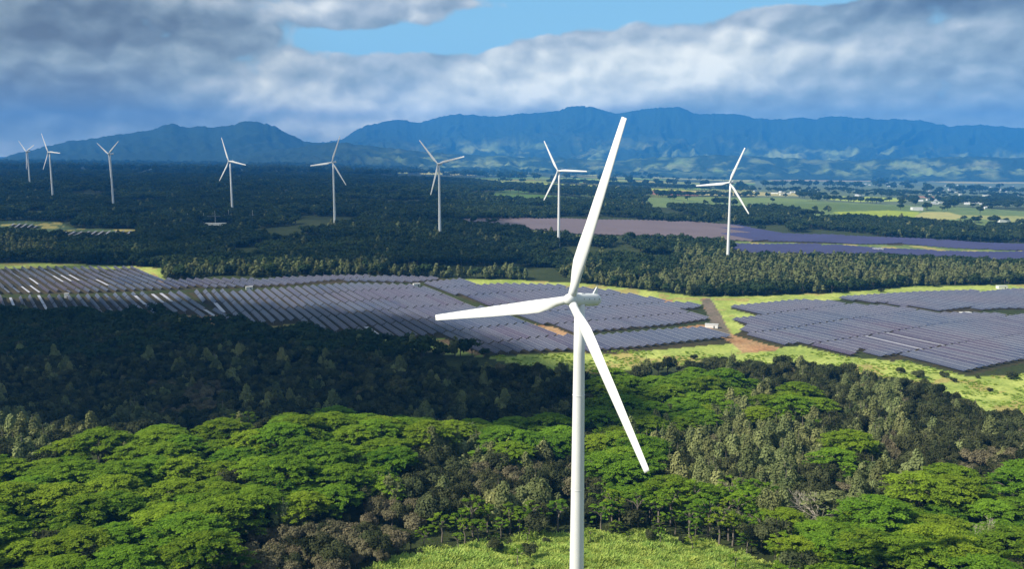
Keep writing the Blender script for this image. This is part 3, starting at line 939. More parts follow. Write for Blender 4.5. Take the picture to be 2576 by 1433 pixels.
print('rows', len(rows), 'far', len(far_rows))

# ------------------------------------------------------------------ sheds, substation, town
def shed(u, v, L, W, Hh, rot, label, name='equipment_shed', cat='shed', group=None, roofm=None, gable=False):
    x, y, z = ground_at(u, v)
    root = bpy.data.objects.new(name, None); COL.objects.link(root)
    root.location = (x, y, z - .2); root.rotation_euler = (0, 0, rot)
    tag(root, label, cat, group)
    V, Q = box(0, 0, Hh / 2, L, W, Hh)
    obj('wall', mesh_np('wall', V, Q, [M_SHED]), root)
    if gable:
        rh = W * .28
        V = np.array([(a * (L / 2 + .4), b_ * (W / 2 + .5), Hh + .003) for a in (-1, 1) for b_ in (-1, 1)] + [(-L / 2 - .4, 0, Hh + rh), (L / 2 + .4, 0, Hh + rh)])
        Q = [(0, 2, 5, 4), (3, 1, 4, 5), (0, 1, 3, 2), (0, 4, 4, 1), (2, 3, 5, 5)]
        me = bpy.data.meshes.new('roof'); me.from_pydata([tuple(p) for p in V], [], [(0, 2, 5, 4), (3, 1, 4, 5), (0, 1, 3, 2), (0, 4, 1), (2, 3, 5)]); me.materials.append(roofm or M_ROOF)
        obj('roof', me, root)
    else:
        V, Q = box(0, 0, Hh + .13, L + .5, W + .5, .25)
        obj('roof', mesh_np('roof', V, Q, [roofm or M_ROOF]), root)
    V, Q = box(L * .22, -W / 2 - .03, 1.1, 1.1, .06, 2.1)
    obj('door', mesh_np('door', V, Q, [M_DARKV]), root)
    return root


shed(627, 729, 7, 4, 3.2, .4, 'white equipment shed by the access lane in the middle solar field', group='white equipment sheds among the panels')
shed(1048, 721, 7.5, 4, 3.2, .4, 'white equipment shed at the top of the lane between two solar fields', group='white equipment sheds among the panels')
shed(168, 750, 4, 3, 4.5, .2, 'small white equipment shed on the lane at the far left field', group='white equipment sheds among the panels')
shed(1790, 825, 11, 4, 3.2, -.35, 'long cream equipment shed beside the brown dirt road', group='white equipment sheds among the panels')
shed(2428, 793, 10, 4, 2.6, .1, 'low white equipment shed between the two right solar fields', group='white equipment sheds among the panels')
shed(2448, 795, 5, 3, 2.2, .1, 'very small white equipment shed beside the low one at right', group='white equipment sheds among the panels')
shed(2520, 727, 11, 5, 3.4, .1, 'white equipment shed on the grass strip near the right edge', group='white equipment sheds among the panels')
shed(543, 567, 36, 9, 3.6, .05, 'long white low building in the dark woods below a turbine', 'storage_building', 'building', roofm=M_SHED)
shed(2306, 530, 30, 14, 9, .0, 'cream farm building on the edge of the yellow field', 'farm_building', 'building')
shed(2208, 634, 14, 8, 5, .0, 'white shed between the far solar bands', 'storage_building', 'building')
shed(2600 - 75, 560, 26, 9, 6, .1, 'long white farm building near the right edge', 'farm_building', 'building')
shed(1118, 466, 40, 20, 10, .1, 'lone white building on the plain behind the turbines', 'farm_building', 'building')
for k, (u, v, h, arm, lb) in enumerate([
        (441, 548, 15, 0, 'thin pale pole standing alone left of the substation'), (463, 549, 15, 0, 'thin pale pole second left of the substation'),
        (542, 566, 26, 24, 'tall pole with a long crossarm above the white building'), (513, 562, 20, 0, 'thin pole at the left end of the white building'),
        (576, 560, 24, 14, 'pole with crossarm right of the white building'), (636, 558, 22, 10, 'pole with a left-pointing arm at the right of the substation'),
        (473, 560, 17, 0, 'stout pale pole at the left end of the substation yard')]):
    x, y, z = ground_at(u, v)
    r_ = .55 if 'stout' in lb else .25
    root = bpy.data.objects.new('power_pole', None); COL.objects.link(root); root.location = (x, y, z - 1)
    tag(root, lb, 'power pole', 'power poles at the substation')
    V, Q = tubes([[(0, 0, 0, r_), (0, 0, h, r_ * .7)]], 8)
    obj('pole', mesh_np('pole', V, Q, [M_SHED]), root)
    if arm:
        V, Q = box(-arm * .1, 0, h * .62, arm, .4, .4)
        obj('crossarm', mesh_np('crossarm', V, Q, [M_STEEL]), root)
# the town on the plain
town = []
tr = random.Random(4)
spots = [(1940 + tr.uniform(0, 130), 489 + tr.uniform(-4, 3)) for _ in range(16)] + [(2165 + tr.uniform(0, 80), 463 + tr.uniform(-1, 8)) for _ in range(14)] + \
        [(2330 + tr.uniform(0, 240), 470 + tr.uniform(-3, 30)) for _ in range(34)] + [(2310 + tr.uniform(0, 180), 508 + tr.uniform(-4, 8)) for _ in range(14)] + \
        [(2155, 494), (2168, 495), (2257, 465), (2409, 472), (1900, 482), (2560, 515), (2570, 505), (2478, 526), (2432, 515)]
zones = [(0, 2100, 'left cluster'), (2100, 2300, 'middle cluster'), (2300, 2440, 'right cluster'), (2440, 2700, 'cluster at the right edge')]
for z0, z1, zn in zones:
    zs = sorted([s for s in spots if z0 <= s[0] < z1])
    for j, (u, v) in enumerate(zs):
        big = tr.random() < .3
        shed(u, v, tr.uniform(11, 19) * (1.6 if big else 1), tr.uniform(8, 11), tr.uniform(3.5, 6), tr.uniform(-.5, .5),
             f'tiny {"long " if big else ""}pale town building, {ordinal(j + 1)} from left in the {zn}', 'town_building', 'building', 'town buildings on the far plain', gable=not big)

# ------------------------------------------------------------------ trees
def leaf_quads(c, n, size, asp=1.0):
    """one quad per centre c, facing n"""
    k = len(c)
    a = np.cross(n, rng.normal(size=(k, 3))); a /= np.linalg.norm(a, axis=1, keepdims=True) + 1e-9
    b_ = np.cross(n, a)
    s = size[:, None] * .5
    V = np.stack([c - a * s * asp, c - b_ * s, c + a * s * asp, c + b_ * s], 1).reshape(-1, 3)
    return V, np.arange(4 * k).reshape(k, 4)


def unit(v): return v / (np.linalg.norm(v, axis=-1, keepdims=True) + 1e-9)


def umbrella_tree(R, Ht, pads, leaves, seed, thin=False):
    r = np.random.default_rng(seed)
    C_, N_, S_, T_ = [], [], [], []
    limbs = []
    fork = Ht * (.42 if not thin else .55)
    limbs.append([(0, 0, -1.5, .045 * Ht * .5 + .12), (r.normal() * .3, r.normal() * .3, fork * .6, .02 * Ht + .08), (r.normal() * .4, r.normal() * .4, fork, .017 * Ht + .06)])
    f0 = limbs[0][-1]
    nb = 5 if thin else 8
    for k in range(nb):
        q = 2 * math.pi * (k + r.random() * .6) / nb; rr = R * r.uniform(.5, .85)
        ex, ey = rr * math.cos(q), rr * math.sin(q); ez = Ht * (.93 - .16 * (rr / R) ** 2) - 1.2
        limbs.append([(f0[0], f0[1], fork - .2, .012 * Ht + .05), (ex * .35, ey * .35, fork + (ez - fork) * .55, .009 * Ht + .04), (ex, ey, ez, .05)])
        for j in range(2):
            q2 = q + r.uniform(-.5, .5); r2 = rr * r.uniform(.6, 1.1)
            limbs.append([(ex * .35, ey * .35, fork + (ez - fork) * .55, .08), (r2 * math.cos(q2), r2 * math.sin(q2), ez + r.uniform(-.5, .8), .03)])
    for k in range(pads):
        rr = R * math.sqrt(r.random()) * .95; q = r.random() * 2 * math.pi
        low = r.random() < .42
        lob = 1 + .20 * math.sin(3 * q + seed) + .12 * math.sin(5 * q + 2 * seed)
        rr *= lob
        pz = Ht * (1.0 - .26 * (rr / R) ** 2.0) - (r.uniform(1.6, 6.0) * Ht / 18 if low else abs(r.normal()) * .55)
        pr = R * r.uniform(.07, .19); px, py = rr * math.cos(q), rr * math.sin(q)
        m_ = int(leaves / pads * (pr / (R * .138)) ** 2)
        a = r.random(m_) * 2 * math.pi; b_ = np.sqrt(r.random(m_)) * pr * (1 + .22 * np.sin(a * 4 + k) + .12 * np.sin(a * 7 + 2 * k))
        ex_ = b_ * np.cos(a) * 1.35; ey_ = b_ * np.sin(a) * .8         # sprays reach outwards
        lx = ex_ * math.cos(q) - ey_ * math.sin(q); ly = ex_ * math.sin(q) + ey_ * math.cos(q)
        lz = -.16 * pr * (b_ / pr) ** 2 + r.normal(size=m_) * .09
        C_.append(np.stack([px + lx, py + ly, pz + lz], 1))
        N_.append(unit(np.stack([lx * .18 / pr + r.normal(size=m_) * .22, ly * .18 / pr + r.normal(size=m_) * .22, np.full(m_, .9)], 1)))
        S_.append(r.uniform(.25, .80, m_) * (.8 if thin else 1)); T_.append(np.clip(.58 + r.normal() * .22 - (.38 if low else 0) + r.normal(size=m_) * .10, 0, 1))  # lower pads tinted darker, imitating shade beneath the upper tiers
    C_, N_, S_, T_ = map(np.concatenate, (C_, N_, S_, T_))
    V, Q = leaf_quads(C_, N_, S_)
    return (V, Q, np.repeat(T_, 4)), tubes(limbs, 5)


def clump_tree(kind, R, Ht, nc, leaves, seed):
    """kind 'iron': upright feathery plumes; 'broad': rounded lumps"""
    r = np.random.default_rng(seed)
    C_, N_, S_, T_ = [], [], [], []
    limbs = [[(0, 0, -1.5, .03 * Ht), (r.normal() * .3, r.normal() * .3, Ht * .5, .02 * Ht), (0, 0, Ht * .9, .05)]]
    for k in range(nc):
        q = r.random() * 2 * math.pi
        if kind == 'iron':
            rr = R * r.uniform(0, .85) if k else 0
            h = Ht * (1 - .45 * (rr / R)) * r.uniform(.65, 1.0); cz = h * .62; ax, az_ = R * r.uniform(.26, .44), h * .38
        else:
            rr = R * math.sqrt(r.random()) * .75; cz = Ht * (.50 + .34 * r.random() * (1 - .5 * rr / R)); ax = R * r.uniform(.26, .46); az_ = ax * .85
        px, py = rr * math.cos(q), rr * math.sin(q)
        limbs.append([(0, 0, Ht * .25, .10), (px, py, cz, .04)])
        m_ = int(leaves / nc)
        d_ = unit(r.normal(size=(m_, 3)))
        if kind == 'iron': d_[:, 2] = d_[:, 2] * .9
        rad = .72 + .30 * r.random(m_)
        prof = 1.0 if kind != 'iron' else np.clip(1.05 - .35 * np.maximum(d_[:, 2], 0), .3, 1)
        pts = np.stack([px + d_[:, 0] * ax * rad * prof, py + d_[:, 1] * ax * rad * prof, cz + d_[:, 2] * az_ * rad], 1)
        pts += r.normal(size=pts.shape) * (.22 if kind == 'iron' else .18)
        C_.append(pts)
        up = .15 if kind == 'iron' else .45
        N_.append(unit(d_ * (1, 1, .8) + np.array([0, 0, up]) + r.normal(size=(m_, 3)) * .38))
        S_.append(r.uniform(.38, .8, m_)); T_.append(np.clip(.48 + r.normal() * .30 + r.normal(size=m_) * .07, 0, 1))
    C_, N_, S_, T_ = map(np.concatenate, (C_, N_, S_, T_))
    V, Q = leaf_quads(C_, N_, S_, 1.5 if kind == 'iron' else 1.0)
    return (V, Q, np.repeat(T_, 4)), tubes(limbs, 5)


def bare_tree(R, Ht, seed):
    r = np.random.default_rng(seed); paths = []

    def grow(p, d, L, rad, dep):
        e = p + d * L
        paths.append([(*p, rad), (*((p + e) / 2 + r.normal(size=3) * L * .05), rad * .8), (*e, rad * .6)])
        if dep == 0: return
        for _ in range(3 if dep > 1 else 4):
            nd = unit(d + r.normal(size=3) * .55 + np.array([0, 0, .1]))
            grow(e, nd, L * r.uniform(.55, .8), rad * .6, dep - 1)
    for _ in range(4):
        grow(np.array([0, 0, Ht * .12]), unit(np.array([r.normal() * .6, r.normal() * .6, 1])), Ht * .36, .2, 4)
    paths.append([(0, 0, -1, .4), (0, 0, Ht * .2, .3)])
    return tubes(paths, 4)


VAR = {}


def variant(key, crown, trunk, lm, bm):
    (V, Q, T), (Vt, Qt) = crown, trunk
    cm = mesh_np('crown', V, Q, [lm], tint=T); tm = mesh_np('trunk', Vt, Qt, [bm], smooth=True)
    Vj, Qj = joinm([(V, Q), (Vt, Qt)])
    jm = mesh_np('tree_mass', Vj, Qj, [lm, bm], mi=np.concatenate([np.zeros(len(Q)), np.ones(len(Qt))]), tint=np.concatenate([T, np.zeros(len(Vt))]))
    VAR.setdefault(key, []).append((cm, tm, jm))


for s in range(6):
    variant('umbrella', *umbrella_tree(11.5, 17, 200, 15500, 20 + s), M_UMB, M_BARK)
for s in range(4):
    variant('young', *umbrella_tree(5.2, 14, 34, 2600, 40 + s, True), M_UMB, M_BARK)
for s in range(5):
    variant('iron', *clump_tree('iron', 5.0, 14.5, 9, 3800, 60 + s), M_IRON, M_BARK)
for s in range(5):
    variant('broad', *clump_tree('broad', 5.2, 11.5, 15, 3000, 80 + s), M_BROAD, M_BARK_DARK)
for s in range(3):
    variant('brown', *clump_tree('broad', 4.6, 9.5, 17, 2700, 100 + s), M_BROWN, M_BARK)
# lighter versions for woods seen from far away
for s in range(4):
    variant('far_broad', *clump_tree('broad', 6.5, 12, 9, 420, 120 + s), M_FAR, M_BARK_DARK)
    for m_ in VAR['far_broad'][-1]: pass
for s in range(4):
    variant('far_iron', *clump_tree('iron', 5.2, 15, 5, 420, 140 + s), M_FARI, M_BARK_DARK)
for key in ('far_broad', 'far_iron'):
    for cm, tm, jm in VAR[key]:  # bigger leaves: fewer of them must still close the crown
        for mm in (cm, jm):
            nq = 420 * 1 if key == 'far_broad' else 420
            co = np.empty(len(mm.vertices) * 3, np.float32); mm.vertices.foreach_get('co', co); co = co.reshape(-1, 3)
            k = 4 * (nq // (9 if key == 'far_broad' else 5)) * (9 if key == 'far_broad' else 5)
            q = co[:k].reshape(-1, 4, 3); ctr = q.mean(1, keepdims=True); q = ctr + (q - ctr) * 2.7
            co[:k] = q.reshape(-1, 3); mm.vertices.foreach_set('co', co.ravel()); mm.update()

GRASS_B = GRASS[9]
UMB_ZONE = [
    [(-450, 1190), (0, 1165), (180, 1110), (330, 1085), (560, 1068), (700, 1050), (780, 1040), (900, 1050), (1110, 1062), (1150, 1085), (1060, 1100), (1000, 1170), (920, 1230), (860, 1260), (700, 1270), (600, 1300), (540, 1340), (540, 1400), (460, 2200), (-450, 2200)],
    [(1180, 1060), (1390, 1060), (1430, 1110), (1400, 1130), (1200, 1120)],
    [(1480, 935), (1620, 925), (1780, 920), (1900, 940), (1880, 1010), (1700, 1060), (1560, 1080), (1480, 1060)],
    [(1480, 1090), (1640, 1100), (1650, 1180), (1480, 1180)],
    [(1480, 1215), (1600, 1205), (1700, 1190), (1900, 1215), (2000, 1260), (2150, 1250), (2280, 1220), (2400, 1180), (3100, 1200), (3100, 2200), (1990, 2200), (1930, 1430), (1820, 1370), (1700, 1335), (1480, 1345)],
    [(1110, 1290), (1250, 1270), (1440, 1265), (1440, 1345), (1300, 1355), (1150, 1375), (1000, 1395), (1040, 1340)],
    [(1890, 985), (2050, 985), (2110, 1010), (2060, 1050), (1900, 1040)],
    [(2060, 1085), (2190, 1085), (2200, 1160), (2080, 1160)],
]
IRON_ZONE = [
    [(1830, 1010), (1930, 1000), (2090, 1060), (2080, 1140), (2000, 1180), (1960, 1250), (2120, 1260), (2120, 1130), (2260, 1130), (2300, 1190), (2200, 1260), (1950, 1290), (1850, 1210), (1660, 1180), (1650, 1130), (1820, 1120)],
    [(2120, 960), (2260, 960), (2290, 1080), (2200, 1090), (2140, 1040)],
    [(1500, 1020), (1660, 1050), (1800, 1060), (1830, 1130), (1640, 1130), (1500, 1090)],
    [(1060, 1080), (1200, 1075), (1260, 1110), (1250, 1140), (1080, 1140)],
    [(-450, 1060), (60, 1040), (140, 1080), (60, 1130), (-450, 1160)],
    [(1150, 1240), (1260, 1230), (1440, 1200), (1440, 1260), (1200, 1275)],
    [(280, 1010), (380, 1010), (370, 1055), (290, 1060)],
]
BROWN_ZONE = [
    [(540, 1290), (700, 1290), (960, 1310), (1000, 1340), (980, 1433), (900, 1480), (560, 1480), (530, 1390)],
    [(2150, 1100), (2310, 1100), (2320, 1160), (2160, 1150)], [(2380, 1130), (2576, 1120), (3100, 1130), (3100, 1190), (2400, 1195)],
    [(420, 960), (560, 960), (560, 1040), (400, 1040)], [(2540, 1050), (3100, 1050), (3100, 1130), (2540, 1110)],
    [(1440, 1180), (1640, 1190), (1640, 1220), (1440, 1240)], [(1180, 1160), (1440, 1160), (1440, 1210), (1160, 1230)], [(880, 1260), (1060, 1250), (1080, 1320), (900, 1330)],
]


def in_any(u, v, L):
    r = np.zeros(np.shape(u), bool)
    for p in L: r |= inpoly(u, v, p)
    return r


def grid_pts(d0, d1, sp, jit, seed, amax=.80):
    r = np.random.default_rng(seed)
    ys = np.arange(d0, d1, sp); X, Y = [], []
    for y in ys:
        xs = np.arange(-amax * y - 10, amax * y + 10, sp)
        X.append(xs + r.uniform(-jit, jit, len(xs)) * sp + (sp / 2) * (int(y / sp) % 2)); Y.append(y + r.uniform(-jit, jit, len(xs)) * sp)
    return np.concatenate(X), np.concatenate(Y)


HULL = [[(-400, 676), (340, 674), (412, 704), (620, 702), (900, 693), (1162, 702), (1386, 717), (1556, 734), (1700, 760), (1790, 755), (2006, 757), (2112, 748), (2312, 736), (3100, 716), (3100, 915), (2576, 918), (2441, 950), (2144, 902), (2013, 871),
         (1968, 876), (1842, 866), (1752, 877), (1437, 892), (1222, 901), (1124, 858), (896, 862), (789, 842), (578, 828), (477, 800), (300, 806), (-400, 796)],
        [(1150, 554), (1700, 558), (1960, 588), (2400, 608), (3100, 625), (3100, 665), (2576, 660), (2200, 645), (1850, 640), (1840, 608), (1640, 597), (1440, 592), (1300, 574)]]
OPEN_PLAIN = [(1620, 497), (2080, 508), (2400, 520), (2700, 540), (2700, 590), (2450, 572), (2250, 560), (2080, 546), (1850, 530), (1620, 520)]


def open_ground(u, v):
    return in_any(u, v, HULL) | in_any(u, v, FIELDS) | in_any(u, v, GRASS) | in_any(u, v, DIRT)


placed = []     # (kind, x, y, z, scale, rot, variant)


def place(kind, X, Y, keep, sc, nv, seed):
    r = np.random.default_rng(seed)
    for x, y in zip(X[keep], Y[keep]):
        placed.append([kind, float(x), float(y), float(H(x, y)), float(r.uniform(*sc)), float(r.uniform(0, 6.283)), int(r.integers(nv))])


VERGE = [GRASS[3], GRASS[4], GRASS[5], F4, F3, F2, F2L]


def clear_grass(X, Y):
    """trees whose crowns would stand in front of the open verge and the panels"""
    Z = H(X, Y); r = np.zeros(len(X), bool)
    for up in (3, 5): r |= inpoly(*proj(X, Y, Z + up), GRASS[0])
    for up in (3, 6, 9, 12, 14):
        r |= in_any(*proj(X, Y, Z + up), VERGE)
    return r


def zone_of(X, Y, up):
    Z = H(X, Y)
    ub, vb = proj(X, Y, Z); ut, vt = proj(X, Y, Z + up)
    return ub, vb, ut, vt


# big umbrella trees
X, Y = grid_pts(185, 640, 14.5, .36, 1)
ub, vb, ut, vt = zone_of(X, Y, 14)
ku = in_any(ut, vt, UMB_ZONE) & ~open_ground(ub, vb) & ~clear_grass(X, Y)
small = inpoly(ut, vt, UMB_ZONE[5]) | (inpoly(ut, vt, UMB_ZONE[4]) & (ut < 1960) & (vt > 1235))
place('umbrella', X, Y, ku & ~small, (.62, 1.16), 6, 2)
# young umbrella trees near the grass slope
X, Y = grid_pts(185, 560, 7.6, .35, 3)
ub, vb, ut, vt = zone_of(X, Y, 10)
small = (inpoly(ut, vt, UMB_ZONE[5]) | (inpoly(ut, vt, UMB_ZONE[4]) & (ut < 1960) & (vt > 1235)) | (in_any(ut, vt, UMB_ZONE[:5]) & (rng.random(len(X)) < .10)))
place('young', X, Y, small & ~open_ground(ub, vb), (.62, 1.15), 4, 4)
# ironwoods
X, Y = grid_pts(185, 660, 8.2, .45, 5)
ub, vb, ut, vt = zone_of(X, Y, 11)
op = open_ground(ub, vb) | clear_grass(X, Y)
iz = in_any(ut, vt, IRON_ZONE); bz = in_any(ut, vt, BROWN_ZONE); uz = in_any(ut, vt, UMB_ZONE)
rr_ = rng.random(len(X))
place('iron', X, Y, ((iz & (rr_ < .9)) | (~uz & ~bz & ~iz & (rr_ < .13))) & ~op, (.55, 1.42), 5, 6)
# brown shrubs
X, Y = grid_pts(185, 660, 6.8, .38, 7)
ub, vb, ut, vt = zone_of(X, Y, 6)
op = open_ground(ub, vb) | clear_grass(X, Y); bz = in_any(ut, vt, BROWN_ZONE)
rr_ = rng.random(len(X))
place('brown', X, Y, ((bz & (rr_ < .9)) | (~in_any(ut, vt, UMB_ZONE) & (rr_ < .07))) & ~op, (.55, 1.1), 3, 8)
# shrubs straggling over the near grass
X, Y = grid_pts(235, 420, 6.0, .5, 17)
ub, vb, ut, vt = zone_of(X, Y, 2)
near_edge = inpoly(ub, vb, GRASS_B) & (rng.random(len(X)) < np.where(vb < 1392, .42, .06))
place('broad', X, Y, near_edge & (np.arange(len(X)) % 2 == 0), (.25, .62), 5, 18)
place('young', X, Y, near_edge & (np.arange(len(X)) % 2 == 1), (.3, .6), 4, 19)
# dark broadleaf everywhere else, and as understorey
X, Y = grid_pts(185, 900, 7.2, .38, 9)
ub, vb, ut, vt = zone_of(X, Y, 7)
op = open_ground(ub, vb) | clear_grass(X, Y)
uz = in_any(ut, vt, UMB_ZONE); iz = in_any(ut, vt, IRON_ZONE); bz = in_any(ut, vt, BROWN_ZONE)
rr_ = rng.random(len(X))
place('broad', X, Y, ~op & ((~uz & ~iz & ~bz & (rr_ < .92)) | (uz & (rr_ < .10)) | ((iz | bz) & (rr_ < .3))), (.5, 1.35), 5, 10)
print('near trees', len(placed), {k: sum(p[0] == k for p in placed) for k in ('umbrella', 'young', 'iron', 'brown', 'broad')})


def scatter(name, label, cat, pts, protos):
    """one stuff object: mesh copies on points"""
    V = np.array([p[:3] for p in pts], np.float32)
    me = bpy.data.meshes.new(name)
    me.vertices.add(len(V)); me.vertices.foreach_set('co', V.ravel())
    for nm, k in (('sc', 3), ('rz', 4)):
        a = me.attributes.new(nm, 'FLOAT', 'POINT'); a.data.foreach_set('value', np.array([p[k] for p in pts], np.float32))
    a = me.attributes.new('vi', 'INT', 'POINT'); a.data.foreach_set('value', np.array([p[5] for p in pts], np.int32))
    me.update()
    o = obj(name, me)
    tag(o, label, cat, kind='stuff')
    ng = bpy.data.node_groups.new(name + '_nodes', 'GeometryNodeTree')
    ng.interface.new_socket('Geometry', in_out='INPUT', socket_type='NodeSocketGeometry')
    ng.interface.new_socket('Geometry', in_out='OUTPUT', socket_type='NodeSocketGeometry')
    N, L = ng.nodes, ng.links
    gi = N.new('NodeGroupInput'); go = N.new('NodeGroupOutput')
    iop = N.new('GeometryNodeInstanceOnPoints'); jn = N.new('GeometryNodeJoinGeometry')
    for pm in protos:
        po = bpy.data.objects.new(pm.name + '_source', pm)
        inf = N.new('GeometryNodeObjectInfo'); inf.inputs['Object'].default_value = po; inf.inputs['As Instance'].default_value = True
        L.new(inf.outputs['Geometry'], jn.inputs[0])

    def na(nm, ty='FLOAT'):
        a_ = N.new('GeometryNodeInputNamedAttribute'); a_.data_type = ty; a_.inputs[0].default_value = nm
        return a_.outputs[0]
    cx = N.new('ShaderNodeCombineXYZ'); L.new(na('rz'), cx.inputs[2])
    er = N.new('FunctionNodeEulerToRotation'); L.new(cx.outputs[0], er.inputs[0])
    L.new(gi.outputs[0], iop.inputs['Points']); L.new(jn.outputs[0], iop.inputs['Instance'])
    iop.inputs['Pick Instance'].default_value = True
    L.new(na('vi', 'INT'), iop.inputs['Instance Index'])
    L.new(er.outputs[0], iop.inputs['Rotation']); L.new(na('sc'), iop.inputs['Scale'])
    L.new(iop.outputs[0], go.inputs[0])
    md = o.modifiers.new('scatter', 'NODES'); md.node_group = ng
    return o


# choose which trees stand as single objects: the ones that show largest
KINDS = {
    'umbrella': ('umbrella_tree', 'broad green umbrella tree', 'umbrella tree', 300),
    'young': ('slender_tree', 'slender tiered green tree', 'slender tree', 150),
    'iron': ('ironwood_tree', 'feathery olive ironwood', 'ironwood tree', 290),
    'brown': ('shrubby_tree', 'lumpy brownish tree', 'shrubby tree', 150),
    'broad': ('broadleaf_tree', 'dark rounded tree', 'broadleaf tree', 290),
}
HT = {'umbrella': 17, 'young': 14, 'iron': 16, 'brown': 9.5, 'broad': 11.5}
# screen buffer to estimate what shows: nearer crowns hide those behind
info = []
occ = np.zeros((180, 322), bool)
for p in sorted(placed, key=lambda q: q[2]):
    kind, x, y, z, s, _, _ = p
    h = HT[kind] * s
    u0, v0 = proj(x, y, z + h * .45); u1, v1 = proj(x, y, z + h)
    hw = {'umbrella': 10.5, 'young': 4.6, 'iron': 3.4, 'brown': 4.2, 'broad': 4.6}[kind] * s * F / y
    a0, a1 = int(max(0, (u1 - hw) / 8)), int(min(321, (u1 + hw) / 8)); b0, b1 = int(max(0, v1 / 8)), int(min(179, v0 / 8))
    if a1 < 0 or b1 < 0 or a0 > 321 or b0 > 179 or a1 < a0 or b1 < b0: info.append((0, p, u1, v1)); continue
    sub = occ[b0:b1 + 1, a0:a1 + 1]
    vis = (~sub).sum(); sub[:] = True
    info.append((float(vis), p, float(u1), float(v1)))
UB = [(-1e9, 330, 'at the left edge'), (330, 700, 'at left'), (700, 1060, 'left of middle'), (1060, 1450, 'left of the tower'),
      (1450, 1800, 'right of the tower'), (1800, 2100, 'right of middle'), (2100, 2350, 'at right'), (2350, 1e9, 'at the right edge')]
VB = [(1330, 1e9, 'bottom tier'), (1240, 1330, 'second tier up'), (1160, 1240, 'third tier up'), (1090, 1160, 'fourth tier up'), (1030, 1090, 'fifth tier up'),
      (970, 1030, 'sixth tier up'), (900, 970, 'seventh tier up'), (-1e9, 900, 'top tier')]
massed = {k: [] for k in KINDS}
count = 0
for kind, (nm, phrase, cat, cap) in KINDS.items():
    L_ = sorted([q for q in info if q[1][0] == kind], key=lambda q: -q[0])
    chosen = [q for q in L_[:cap] if q[0] > 0]
    ids = {id(q) for q in chosen}
    massed[kind] = [q[1] for q in L_ if id(q) not in ids]
    cells = {}
    for q in chosen:
        ui = next(i for i, b_ in enumerate(UB) if b_[0] <= q[2] < b_[1]); vi = next(i for i, b_ in enumerate(VB) if b_[0] <= q[3] < b_[1])
        cells.setdefault((vi, ui), []).append(q)
    for (vi, ui), lst in cells.items():
        lst.sort(key=lambda q: q[2])
        for j, q in enumerate(lst):
            _, (kk, x, y, z, s, rz, var), _, _ = q
            root = bpy.data.objects.new(nm, None); COL.objects.link(root)
            root.location = (x, y, z); root.rotation_euler = (0, 0, rz); root.scale = (s, s, s * (1 + .1 * math.sin(x * 3 + y)))
            which = 'only one' if len(lst) == 1 else f'{ordinal(j + 1)} from left'
            tag(root, f'{phrase}, {which} in {VB[vi][2]} {UB[ui][2]}', cat, f'{cat}s on the slopes')
            cm, tm, jm = VAR[kind][var]
            obj('crown', cm, root); obj('trunk', tm, root)
            count += 1
print('single trees', count)
for kind, (nm, phrase, cat, cap) in KINDS.items():
    pts = [(x, y, z, s, rz, var) for _, x, y, z, s, rz, var in massed[kind]]
    if pts:
        scatter('woodland', f'rest of the wood, {phrase}s massed together on the slopes', 'woodland', pts, [v_[2] for v_ in VAR[kind]])

# woods further back: band by band
def far_wood(d0, d1, sp, seed, sc, iron_bands=()):
    X, Y = grid_pts(d0, d1, sp, .42, seed, .82)
    Z = H(X, Y); ub, vb = proj(X, Y, Z); ut, vt = proj(X, Y, Z + 9)
    r = np.random.default_rng(seed)
    op = open_ground(ub, vb) | in_any(ub, vb, [p for p, _ in PLAIN[2:]]) | (inpoly(ub, vb, OPEN_PLAIN) & (fbm(X / 60, Y / 60, 3) < .66))
    op |= (ub > 1900) & (vb < 522) & (vb > 455) & (d0 < 4600) & (fbm(X / 90, Y / 90 + 4, 3) < .52)
    # keep crowns from hiding the fields just behind them
    if d0 > 4000: op |= in_any(*proj(X, Y, Z + 35), [p for p, _ in PLAIN[2:]])
    op |= in_any(ut, vt, [F6, F7, F8, F9, [(495, 552), (592, 552), (592, 571), (495, 571)]]) & (Y > 1100)
    clump = fbm(X / 120 + 9, Y / 120, 3)
    keep = ~op & (clump > (.36 if d0 < 1500 else .42 if d0 < 4000 else .53))
    if d0 > 2300: keep &= ~((ub > 1000) & (pwf(X, Y) > .49))
    if d0 > 2000: keep &= ~((ub > 1450) & (r.random(len(X)) < .55))
    irn = np.zeros(len(X), bool)
    for pl in iron_bands: irn |= inpoly(ub, vb, pl) & (r.random(len(X)) < .72)
    irn |= r.random(len(X)) < .03
    a = [(x, y, z, r.uniform(*sc), r.uniform(0, 6.28), int(r.integers(4))) for x, y, z, k, i_ in zip(X, Y, Z, keep, irn) if k and not i_]
    b_ = [(x, y, z, r.uniform(*sc), r.uniform(0, 6.28), int(r.integers(4))) for x, y, z, k, i_ in zip(X, Y, Z, keep, irn) if k and i_]
    return a, b_


def pwf(X, Y):
    return fbm(X / Y * 9 + 7, np.log(np.maximum(Y, 200)) * 16, 3)


